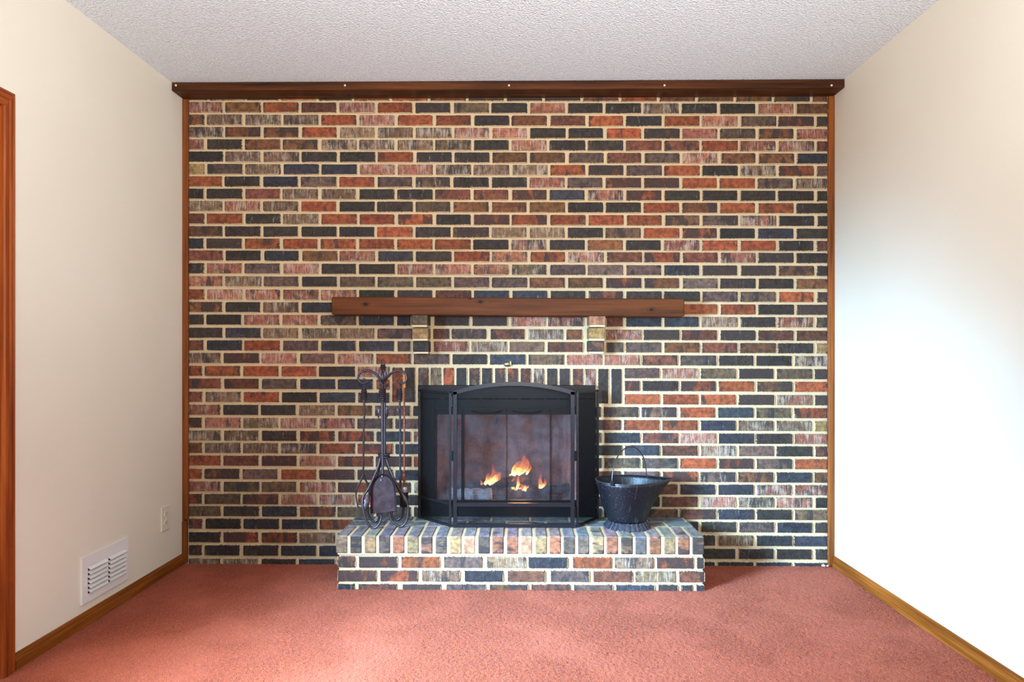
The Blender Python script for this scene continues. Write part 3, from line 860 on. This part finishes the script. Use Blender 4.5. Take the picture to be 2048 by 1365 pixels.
flame('flame', 'small upright flame standing alone at the right end of the fire', [
    ([(1435, 735), (1450, 660), (1440, 580), (1455, 490)], .012), ([(1450, 700), (1495, 650), (1515, 610), (1490, 550)], .009), ([(1415, 730), (1425, 690), (1412, 640)], .006)], .23)
lt = bpy.data.lights.new('fire_glow', 'POINT'); lt.energy = 4.5; lt.color = (1, .45, .15); lt.shadow_soft_size = .06
lo = bpy.data.objects.new('fire_glow', lt); COL.objects.link(lo); lo.location = fz(1150, 480, .2)

# ------------------------------------------------------------------ folding fire screen
SZ0, SZ1, SZA = HT+.001, 0.927, 0.974
cY = -0.228
cx0, cx1 = P(906.5, 900, cY).x, P(1149, 900, cY).x
scr = thing('fireplace_screen', 'black folding fire screen with wire mesh panels and arched middle', 'fire screen', Vector(((cx0+cx1)/2, cY, HT)))
RZ = WZ(1013, 1010, cY)
def arch(u, L):
    s = SZA - SZ1; h = L/2; R = (h*h + s*s) / (2*s)
    return SZ1 + math.sqrt(max(0, R*R - (u-h)**2)) - (R - s)
def panel(A, B, top, rail, fw, name_mesh):
    """a framed mesh panel standing on the line A-B"""
    A = Vector(A); B = Vector(B); U = (B-A); L = U.length; U.normalize()
    pt = lambda u, z: Vector((A.x + U.x*u, A.y + U.y*u, z))
    g = G()
    g.bar(pt(fw/2, SZ0), pt(fw/2, top(fw/2)-.001), fw); g.bar(pt(L-fw/2, SZ0), pt(L-fw/2, top(L-fw/2)-.001), fw)
    g.bar(pt(fw, SZ0+fw*.5), pt(L-fw, SZ0+fw*.5), fw*.9); g.bar(pt(fw, rail), pt(L-fw, rail), fw*.9)
    n = 28
    g.tube([pt(L*i/n, top(L*i/n)-fw*.3) for i in range(n+1)], fw*.7071, 4, True, math.pi/4)
    o = g.build('frame_panel', MAT_SCREEN, scr)
    w = G(); p_ = 0.0034; th = 0.0006
    u = fw
    while u < L-fw:
        w.bar(pt(u, SZ0+fw*.9), pt(u, top(u)-fw), th); u += p_
    z = SZ0+fw
    while z < SZA-fw:
        us = [q for q in [fw + (L-2*fw)*i/80 for i in range(81)] if top(q)-fw*.8 > z]
        if us: w.bar(pt(us[0], z), pt(us[-1], z), th)
        z += p_
    w.build('wire_mesh', MAT_WIRE, o, kind='stuff')
    return o
panel((cx0, cY, 0), (cx1, cY, 0), lambda u: arch(u, cx1-cx0), RZ, .019, 'm')
lx = P(838, 900, -.035).x; rx = P(1196.5, 900, -.035).x
flat = lambda u: SZ1
panel((lx, -.035, 0), (cx0-.012, cY+.004, 0), flat, RZ, .011, 'm')
panel((cx1+.012, cY+.004, 0), (rx, -.035, 0), flat, RZ, .011, 'm')
for x in (cx0-.005, cx1+.005):
    for z in (SZ0+.05, SZ0+.33, SZ0+.6):
        g = G(); g.lathe((x, cY-.001, 0), [(.005, z), (.005, z+.05)], 10); soft(g.build('hinge', MAT_BLACK, scr))

# ------------------------------------------------------------------ fire tools
Q1 = lambda x, y, Y: P(690 + x/7.376, 705 + y/7.376, Y)
Q2 = lambda x, y, Y: P(690 + x/7.18, 885 + y/7.18, Y)
TY = -0.195
st = thing('fire_tool_stand', 'wrought iron fire tool stand with scroll feet and curled hooks', 'tool stand', Vector((P(767, 900, TY).x, TY, HT)))
pc = P(769.5, 800, TY).x
g = G(); g.lathe((pc, TY, 0), [(.0065, WZ(769, 915, TY)), (.0065, WZ(769, 745, TY))], 12); g.lathe((pc-.011, TY-.004, 0), [(.0055, WZ(769, 915, TY)), (.0055, WZ(769, 770, TY))], 12)
soft(g.build('post', MAT_IRON, st))
fin_z = P(766, 730, TY).z; fx = P(766, 730, TY).x
g = G(); g.tube([(fx + .012*math.cos(a), TY, fin_z+.012+.0125*math.sin(a)) for a in [2*math.pi*i/20 for i in range(21)]], .0026, 8, False)
soft(g.build('finial_ring', MAT_IRON, st))
def coil(cx, cy, z0, z1, rmid, rend, turns, mat, parent, name):
    pr = []; n = turns*4
    for i in range(n+1):
        t = i/n; r = rend + (rmid-rend)*math.sin(math.pi*t); pr.append((r * (1 + .13*math.sin(2*math.pi*turns*t)), z0+(z1-z0)*t))
    g = G(); g.lathe((cx, cy, 0), pr, 16); return soft(g.build(name, mat, parent), 60)
coil(fx, TY, P(766, 741, TY).z, fin_z+.001, .0135, .011, 4, MAT_IRON, st, 'finial_collar')
for yy, hw in ((771.5, .018), (909.5, .026), (914.5, .026)):
    z = P(767, yy, TY).z; g = G()
    g.tube([(pc-.004 + hw*math.cos(a), TY + hw*.8*math.sin(a), z) for a in [2*math.pi*i/22 for i in range(23)]], .0055, 8, False); soft(g.build('collar', MAT_IRON, st))
arms = [[(545, 480, TY), (520, 420, TY), (480, 350, TY), (420, 295, TY), (340, 270, TY), (260, 285, TY), (210, 330, TY), (195, 390, TY), (220, 440, TY), (270, 460, TY), (320, 445, TY), (345, 420, TY)],
        [(575, 480, TY), (600, 410, TY), (650, 340, TY), (720, 290, TY), (780, 272, TY), (850, 285, TY), (895, 330, TY), (908, 390, TY), (885, 440, TY), (835, 458, TY), (795, 445, TY), (765, 415, TY)],
        [(560, 480, TY-.01), (558, 400, TY-.02), (556, 320, TY-.045), (556, 290, TY-.075), (556, 320, TY-.1), (556, 400, TY-.105), (556, 450, TY-.085), (556, 440, TY-.065)],
        [(566, 480, TY+.01), (568, 400, TY+.02), (570, 320, TY+.045), (572, 300, TY+.075), (572, 330, TY+.1), (572, 400, TY+.105), (572, 440, TY+.085), (572, 425, TY+.065)]]
for A in arms:
    pth = smooth_path([Q1(*q) for q in A], 5); m = len(pth)
    g = G(); g.tube(pth, [.0062 * (1 - .45*(i/m)**3) for i in range(m)], 10); soft(g.build('hook_arm', MAT_IRON, st), 60)
legs = [[(515, 200, TY), (470, 370, -.205), (390, 560, -.225), (320, 700, -.24), (262, 790, -.25), (252, 900, -.258), (280, 1050, -.265), (320, 1170, -.268), (390, 1247, -.268), (455, 1232, -.268), (505, 1160, -.265), (520, 1085, -.262), (490, 1030, -.26), (455, 1040, -.258)],
        [(590, 230, TY), (640, 380, -.2), (720, 560, -.21), (800, 700, -.222), (870, 800, -.23), (903, 900, -.235), (905, 1020, -.238), (880, 1135, -.24), (810, 1206, -.24), (730, 1180, -.24), (665, 1110, -.238), (640, 1030, -.236), (668, 985, -.235), (700, 1000, -.235)],
        [(540, 200, TY), (470, 440, -.18), (390, 640, -.165), (340, 800, -.15), (325, 950, -.142), (345, 1080, -.14), (420, 1143, -.14), (470, 1120, -.14), (490, 1060, -.142), (450, 1010, -.145), (400, 1040, -.146)],
        [(570, 210, TY), (650, 440, -.17), (750, 640, -.15), (825, 800, -.13), (845, 920, -.12), (815, 1060, -.116), (745, 1118, -.116), (680, 1080, -.118), (670, 1010, -.12), (710, 975, -.122), (745, 1000, -.122)]]
for A in legs:
    pp = [Q2(*q) for q in A]
    lo_ = min(p.z for p in pp); dz = HT + .0066 - lo_
    zt_ = pp[0].z
    pp = [Vector((p.x, p.y, p.z + dz * min(1, (zt_-p.z)/(zt_-lo_)))) for p in pp]
    pth = smooth_path(pp, 5); m = len(pth)
    g = G(); g.tube(pth, [.0062*(1 - .35*(i/m)**4) for i in range(m)], 10); soft(g.build('scroll_leg', MAT_IRON, st), 60)
def leaf(a, b, w, nrm, parent):
    """small forged leaf with a raised midrib and lobed edges"""
    a = Vector(a); b = Vector(b); nrm = Vector(nrm).normalized(); ax = (b-a); side = ax.cross(nrm).normalized(); v = []; m = 9
    for i in range(m+1):
        t = i/m; ww = w * math.sin(math.pi*(t*.92+.06)) * (1 + .25*(-1)**i)
        c = a + ax*t + nrm*.008*math.sin(math.pi*t)
        v += [c - side*ww, c + nrm*.004, c + side*ww, c - nrm*.002]
    f = []
    for i in range(m):
        q = i*4
        for k2 in range(4): f.append((q+k2, q+(k2+1) % 4, q+4+(k2+1) % 4, q+4+k2))
    f += [(3, 2, 1, 0), (m*4, m*4+1, m*4+2, m*4+3)]
    g = G(); g.add(v, f); soft(g.build('leaf', MAT_IRON, parent), 60)
leaf(Q2(345, 720, -.235), Q2(285, 1000, -.262), .012, (.2, -1, .2), st)
leaf(Q2(800, 700, -.23), Q2(900, 900, -.245), .008, (-.2, -1, .2), st)
leaf(P(758.5, 839, TY-.01), P(757, 812, TY-.012), .008, (-.7, -1, 0), st); leaf(P(773, 839, TY-.006), P(772.5, 812, TY-.008), .008, (.7, -1, 0), st)
leaf(P(762, 764, TY-.008), P(759, 740, TY-.008), .007, (-.6, -1, 0), st); leaf(P(770, 764, TY-.008), P(771, 740, TY-.008), .007, (.6, -1, 0), st)

def hook(px, y0, y1, Y, parent, r=.0022):
    c = P(px, y0, Y); z1 = P(px, y1, Y).z
    pts = [(c.x, Y, z1)] + [(c.x, Y, z1 + (c.z-z1)*.5)] + [(c.x + .0095*math.sin(a)*.8, Y + .0, c.z + .0095*(1-math.cos(a))) for a in [math.pi*1.6*i/10 for i in range(11)]]
    g = G(); g.tube(smooth_path(pts, 2), r, 8); soft(g.build('hook', MAT_IRON, parent))
# tongs
ty = TY
t = thing('fire_tongs', 'dark iron fire tongs with coiled grip on the left hook of the tool stand', 'tongs', P(728, 1010, ty), 'hanging fire tools')
hook(728.5, 765, 779, ty, t)
c = P(728, 790, ty); coil(c.x, ty, P(728, 804, ty).z, P(728, 777, ty).z, .0165, .010, 7, MAT_IRON, t, 'grip')
g = G(); g.tube(smooth_path([P(728, 803, ty), P(729, 825, ty), P(727.6, 850, ty), P(727, 900, ty), P(726.5, 951, ty)]), .0048, 8); soft(g.build('shaft', MAT_IRON, t))
for pts in ([(265, 470), (225, 560), (180, 650), (158, 720), (165, 820), (188, 940)], [(265, 470), (300, 550), (345, 640), (352, 720), (335, 800), (318, 870)]):
    g = G(); pth = smooth_path([Q2(x, y, ty + (.012 if pts[1][0] > 260 else -.004)*min(1, (y-470)/150)) for x, y in pts], 5); m = len(pth)
    g.tube(pth, [.0052*(1-.4*i/m) for i in range(m)], 8); soft(g.build('jaw', MAT_IRON, t))
# shovel
sy = TY-.085
t = thing('fire_shovel', 'dark iron shovel with broad arched pan hanging at the front of the stand', 'shovel', P(767, 1025, sy), 'hanging fire tools')
sc_ = P(764.5, 850, sy)
hook(765, 762, 778, sy, t)
coil(sc_.x, sy, P(764, 806, sy).z, P(764, 776, sy).z, .0185, .0125, 7, MAT_IRON, t, 'grip')
g = G(); g.tube([Vector((sc_.x, sy, P(764, 805, sy).z)), P(764.6, 880, sy), P(765.5, 952, sy-.004)], .0066, 10); soft(g.build('shaft', MAT_IRON, t))
def pan():
    # arched pan with turned-up rims, in the photo's outline
    out = [(365, 1030), (366, 900), (366, 700), (375, 630), (400, 560), (440, 505), (500, 465), (550, 452), (610, 462), (660, 500), (700, 560), (722, 640), (735, 760), (742, 900), (748, 985)]
    ctr = (550, 800)
    inn = [(ctr[0] + (x-ctr[0])*.86, ctr[1] + (y-ctr[1])*(.9 if y < 900 else 1.0) ) for x, y in out]
    n = len(out); v = []
    for x, y in out: v.append(Q2(x, y, sy-.026))
    for x, y in inn: v.append(Q2(x, y, sy-.008))
    for x, y in inn: v.append(Q2(x, y, sy-.0055))
    for x, y in out: v.append(Q2(x, y, sy-.0235))
    f = []
    for i in range(n-1):
        f += [(i, i+n, i+1+n, i+1), (i+2*n, i+3*n, i+1+3*n, i+1+2*n), (i, i+1, i+1+3*n, i+3*n)]
    f += [tuple(range(n, 2*n))[::-1], tuple(range(2*n, 3*n))]
    f += [(0, 3*n, 2*n, n), (n-1, 2*n-1, 3*n-1, 4*n-1), (n, 2*n, 3*n-1, 2*n-1)]
    return v, f
v_, f_ = pan(); o = mesh('pan', v_, f_, MAT_PAN, t); soft(o, 30)
for q in ((533, 487), (520, 540)):
    c = Q2(q[0], q[1], sy-.012); g = G(); g.tube([c, c + Vector((0, -.006, 0))], .003, 8); soft(g.build('rivet', MAT_STEEL, t))
# poker
py = TY-.006
t = thing('fire_poker', 'dark iron poker with coiled grip on the right hook of the stand', 'poker', P(800, 990, py), 'hanging fire tools')
hook(798.5, 766, 778, py, t)
c = P(798.5, 790, py); coil(c.x, py, P(798, 803, py).z, P(798, 776, py).z, .0155, .010, 7, MAT_IRON, t, 'grip')
g = G(); g.tube(smooth_path([P(799.5, 802, py), P(800.5, 860, py), P(800.5, 930, py), P(801, 972, py), P(802, 990, py), P(799, 996, py)]), .0055, 8); soft(g.build('shaft', MAT_IRON, t))
leaf(P(797.5, 832, py-.006), P(796, 812, py-.008), .005, (-.6, -1, 0), t)
# brush
by_ = TY+.03
t = thing('hearth_brush', 'hearth brush with orange grip, copper brown rod and black bristles', 'brush', P(809, 1016, by_), 'hanging fire tools')
c = P(808.5, 800, by_)
g = G(); g.lathe((c.x, by_, 0), [(.0085, P(808, 776, by_).z), (.0075, P(808, 765, by_).z), (.0055, P(808, 750, by_).z), (.002, P(808, 742, by_).z)], 12); soft(g.build('grip', MAT_ORANGE, t))
g = G(); g.lathe((c.x, by_, 0), [(r, P(809, y, by_).z) for r, y in ((.0048, 972), (.0055, 966), (.009, 955), (.0085, 949), (.005, 947), (.0075, 945.5), (.0075, 943), (.0045, 941), (.0042, 775))], 12); soft(g.build('rod', MAT_COPPER, t))
g = G(); g.lathe((c.x, by_, 0), [(.0195, P(809, 984.5, by_).z), (.0205, P(809, 983.5, by_).z), (.0205, P(809, 976, by_).z), (.0185, P(809, 974, by_).z), (.006, P(809, 972.5, by_).z)], 20); soft(g.build('ferrule', MAT_STEEL, t))
g = G()
for n in range(150):
    a = R_.random()*6.283; rr = .0185*math.sqrt(R_.random())
    x, y = c.x + rr*math.cos(a), by_ + rr*math.sin(a); z0 = P(809, 984, by_).z; z1 = P(809, 1015, by_).z + R_.uniform(0, .006)
    g.bar((x, y, z0), (x + .25*(x-c.x), y + .25*(y-by_), z1), .0022)
g.build('bristles', MAT_BRISTLE, t, kind='stuff')

# ------------------------------------------------------------------ coal scuttle
kY = -0.192
kc = P(1254, 1040, kY)
sct = thing('coal_scuttle', 'pitted black metal coal scuttle with pouring lip and wire bail on the hearth', 'coal scuttle', Vector((kc.x, kY, HT)))
n = 56
def rim_pt(a):
    ca, sa = math.cos(a), math.sin(a)
    x = ca * (.157 if ca < 0 else .226)
    y = sa * .138 * (1 - .35*max(0, ca)**2)
    if ca > 0: y *= (1 - .55*ca**3)
    z = .488 + .006*max(0, ca) - .003*abs(sa)
    return x, y, z
v = []; rows_ = 12; zb = .283
for r in range(rows_+1):
    t_ = r/rows_
    for q in range(n):
        a = 2*math.pi*q/n; x, y, z = rim_pt(a)
        bx_, by2 = .094*math.cos(a), .094*math.sin(a)
        e = t_**(.85 if math.cos(a) < .2 else 1.35)
        if math.cos(a) < -.2: e = t_**.8
        v.append((kc.x + bx_ + (x-bx_)*e, kY + by2 + (y-by2)*t_**.9, zb + (z-zb)*t_))
f = []
for r in range(rows_):
    for q in range(n):
        a = r*n+q; b = r*n+(q+1) % n; f.append((a, b, b+n, a+n))
f.append(tuple(range(n-1, -1, -1)))
body = mesh('body', v, f, MAT_SCUTTLE, sct, True)
sm = body.modifiers.new('thickness', 'SOLIDIFY'); sm.thickness = .0025; sm.offset = -1
g = G(); rp = [Vector((kc.x + rim_pt(2*math.pi*q/n)[0], kY + rim_pt(2*math.pi*q/n)[1], rim_pt(2*math.pi*q/n)[2])) for q in range(n+1)]
g.tube(rp, .0028, 8, False); soft(g.build('rolled_rim', MAT_IRON, sct))
# fluted foot ring
v = []; f = []; m = 112
for r, (rr, z) in enumerate(((.117, HT+.0005), (.1165, HT+.004), (.108, HT+.016), (.0965, HT+.032), (.094, HT+.034))):
    for q in range(m):
        a = 2*math.pi*q/m; fl = (.0028 if (q//2) % 2 == 0 else 0) * (1 if 0 < r < 4 else .3)
        v.append((kc.x + (rr-fl)*math.cos(a), kY + (rr-fl)*math.sin(a), z))
for r in range(4):
    for q in range(m):
        a = r*m+q; b = r*m+(q+1) % m; f.append((a, b, b+m, a+m))
f.append(tuple(range(m-1, -1, -1)))
mesh('foot_ring', v, f, metal('scuttle_foot', (62, 64, 76), .3, .8), sct)
fa, fb = P(1224, 966, -.318), P(1293, 954, -.07)
mid = (fa+fb)/2; hv = (fb-fa)/2; top_z = P(1254, 894.5, -.2).z
pts = []
for i in range(33):
    a = math.pi*i/32
    pts.append(mid - hv*math.cos(a)*1.0 + Vector((0, 0, (top_z-mid.z)*math.sin(a)**.9)))
g = G(); g.tube(pts, .0028, 8); soft(g.build('bail_handle', MAT_IRON, sct))
for c_ in (fa, fb):
    g = G(); g.box((c_.x-.009, c_.y-.004, c_.z-.016), (c_.x+.009, c_.y+.004, c_.z+.010), .002); g.build('handle_lug', MAT_SCUTTLE, sct)

# ------------------------------------------------------------------ small fittings
# brass valve cover in the brick above the screen
c = P(1014.5, 729, -.012)
o = thing('gas_valve_cover', 'small oval brass valve cover on the dark brick above the screen', 'valve cover', Vector((c.x, 0, c.z)))
n = 20; v = []; prof = [(1.0, 0.0), (1.0, -.004), (.72, -.010), (.30, -.013)]
for s_, y in prof:
    for q in range(n):
        a = 2*math.pi*q/n; v.append((c.x + .020*s_*math.cos(a), y, c.z + .014*s_*math.sin(a)))
f = [tuple(range(n))[::-1]] if False else []
for r in range(3):
    for q in range(n):
        a = r*n+q; b = r*n+(q+1) % n; f.append((a, b, b+n, a+n))
f.append(tuple(3*n+q for q in range(n)))
soft(mesh('cover_plate', v, f, MAT_BRASS, o), 50)
g = G(); g.box((c.x+.014, -.009, c.z-.006), (c.x+.022, .001, c.z+.016), .002); g.build('bracket', metal('tan_tab', (176, 150, 112), .7, 0), o)

# supply register on the left wall
def wl(px, py): q = PX(px, py, XL); return q.y, q.z
y_a, zt_a = wl(160.6, 1118.9); _, zb_a = wl(160.6, 1211.6)
y_b, zt_b = wl(253.8, 1072.5); _, zb_b = wl(253.8, 1158.5)
vz1, vz0 = (zt_a+zt_b)/2, (zb_a+zb_b)/2
vent = thing('floor_register', 'white metal louvred air register low on the left wall', 'air vent', Vector((XL, (y_a+y_b)/2, vz0)))
e = .008
c1a, c1b = wl(172, 1150)[0], wl(209.5, 1150)[0]; c2a, c2b = wl(213, 1150)[0], wl(247, 1150)[0]
lz1, lz0 = vz1-.046, vz0+.034
g = G()
def fp(ya, yb, za, zb_): g.box((XL+e-.004, ya, za), (XL+e, yb, zb_), 0)
fp(y_a, y_b, lz1, vz1); fp(y_a, y_b, vz0, lz0); fp(y_a, c1a, lz0, lz1); fp(c1b, c2a, lz0, lz1); fp(c2b, y_b, lz0, lz1)
XF = XL+e-.004
g.box((XL, y_a+.0005, vz0+.0005), (XF, y_a+.004, vz1-.0005)); g.box((XL, y_b-.004, vz0+.0005), (XF, y_b-.0005, vz1-.0005)); g.box((XL, y_a+.004, vz1-.004), (XF, y_b-.004, vz1-.0005)); g.box((XL, y_a+.004, vz0+.0005), (XF, y_b-.004, vz0+.004))
g.build('face_frame', MAT_WHITE, vent)
g = G(); g.box((XL+.0005, c1a-.004, lz0-.002), (XL+.0018, c2b+.004, lz1+.002)); g.build('dark_back', MAT_SLOT, vent)
for ya, yb in ((c1a, c1b), (c2a, c2b)):
    for q in range(6):
        hz = (lz1-lz0)/6; z1 = lz1 - q*hz; z0 = z1 - hz
        g = G(); y0_, y1_ = ya+.003, yb
        g.prism([(XL+.003, y0_, z1-.001), (XL+e+.011, y0_, z0+hz*.30), (XL+e+.010, y0_, z0+hz*.22), (XL+.002, y0_, z1-.004)], (0, y1_-y0_, 0))
        g.build('louvre', MAT_WHITE, vent)
g = G(); ly = (y_a+c1a)/2+.004; g.box((XL+e, ly-.003, (lz0+lz1)/2-.022), (XL+e+.004, ly+.004, (lz0+lz1)/2+.022), .001); g.build('damper_lever', MAT_WHITE, vent)
for yy in (y_a+.012, y_b-.010):
    g = G(); g.tube([(XL+e-.001, yy, (vz0+vz1)/2), (XL+e+.0018, yy, (vz0+vz1)/2)], .004, 10); soft(g.build('screw', MAT_WHITE, vent))

# duplex outlet
ya, za1 = wl(321, 1014.5); _, za0 = wl(321, 1066); yb, zb1 = wl(338, 1009.5); _, zb0 = wl(338, 1058)
oz1, oz0 = (za1+zb1)/2, (za0+zb0)/2; oc = (oz1+oz0)/2; ym = (ya+yb)/2
out = thing('wall_outlet', 'ivory duplex wall outlet near the left corner', 'outlet', Vector((XL, ym, oz0)))
g = G(); g.box((XL-.001, ya, oz0), (XL+.006, yb, oz1), .003); g.build('cover_plate', MAT_IVORY, out)
for s_ in (-1, 1):
    zc = oc + s_*.0215; g = G()
    pr = [(XL+.0055, ym + .017*max(-.95, min(.95, 1.15*math.cos(a))), zc + .0145*math.sin(a)) for a in [2*math.pi*i/20 for i in range(20)]]
    g.prism(pr, (.003, 0, 0)); rc_ = g.build('receptacle', MAT_IVORY, out)
    g = G()
    for dy, hh_ in ((-.0065, .005), (.0065, .004)): g.box((XL+.0078, ym+dy-.0009, zc-hh_+.003), (XL+.0089, ym+dy+.0009, zc+hh_+.003))
    g.box((XL+.0078, ym-.002, zc-.010), (XL+.0089, ym+.002, zc-.0065)); g.build('slots', MAT_SLOT, rc_)
g = G(); g.tube([(XL+.0055, ym, oc), (XL+.0072, ym, oc)], .003, 10); soft(g.build('screw', MAT_IVORY, out))

# crumbs of plaster in the right corner
def crumb(px, py, r, label):
    c = P(px, py, -.03); g = G(); vv = []; n_ = 7
    for i in range(5):
        ph = math.pi*i/4
        for q in range(n_):
            a = 2*math.pi*q/n_; k_ = r*(1 + .45*mnoise.noise(Vector((px+q*1.7, i*2.1, py))))
            vv.append((c.x + 1.5*k_*math.sin(ph)*math.cos(a), -.03 + k_*math.sin(ph)*math.sin(a), .004 + k_*.7*(1-math.cos(ph))))
    ff = []
    for i in range(4):
        for q in range(n_): ff.append((i*n_+q, i*n_+(q+1) % n_, (i+1)*n_+(q+1) % n_, (i+1)*n_+q))
    g.add(vv, ff); o = g.build('plaster_crumb', MAT_PLASTER, None, True, origin=Vector((c.x, -.03, .004))); tag(o, label, 'debris', 'plaster crumbs in the right corner')
crumb(1647, 1139, .008, 'larger white plaster crumb on the carpet in the right corner'); crumb(1655, 1138, .0055, 'smaller white plaster crumb beside the right corner strip')
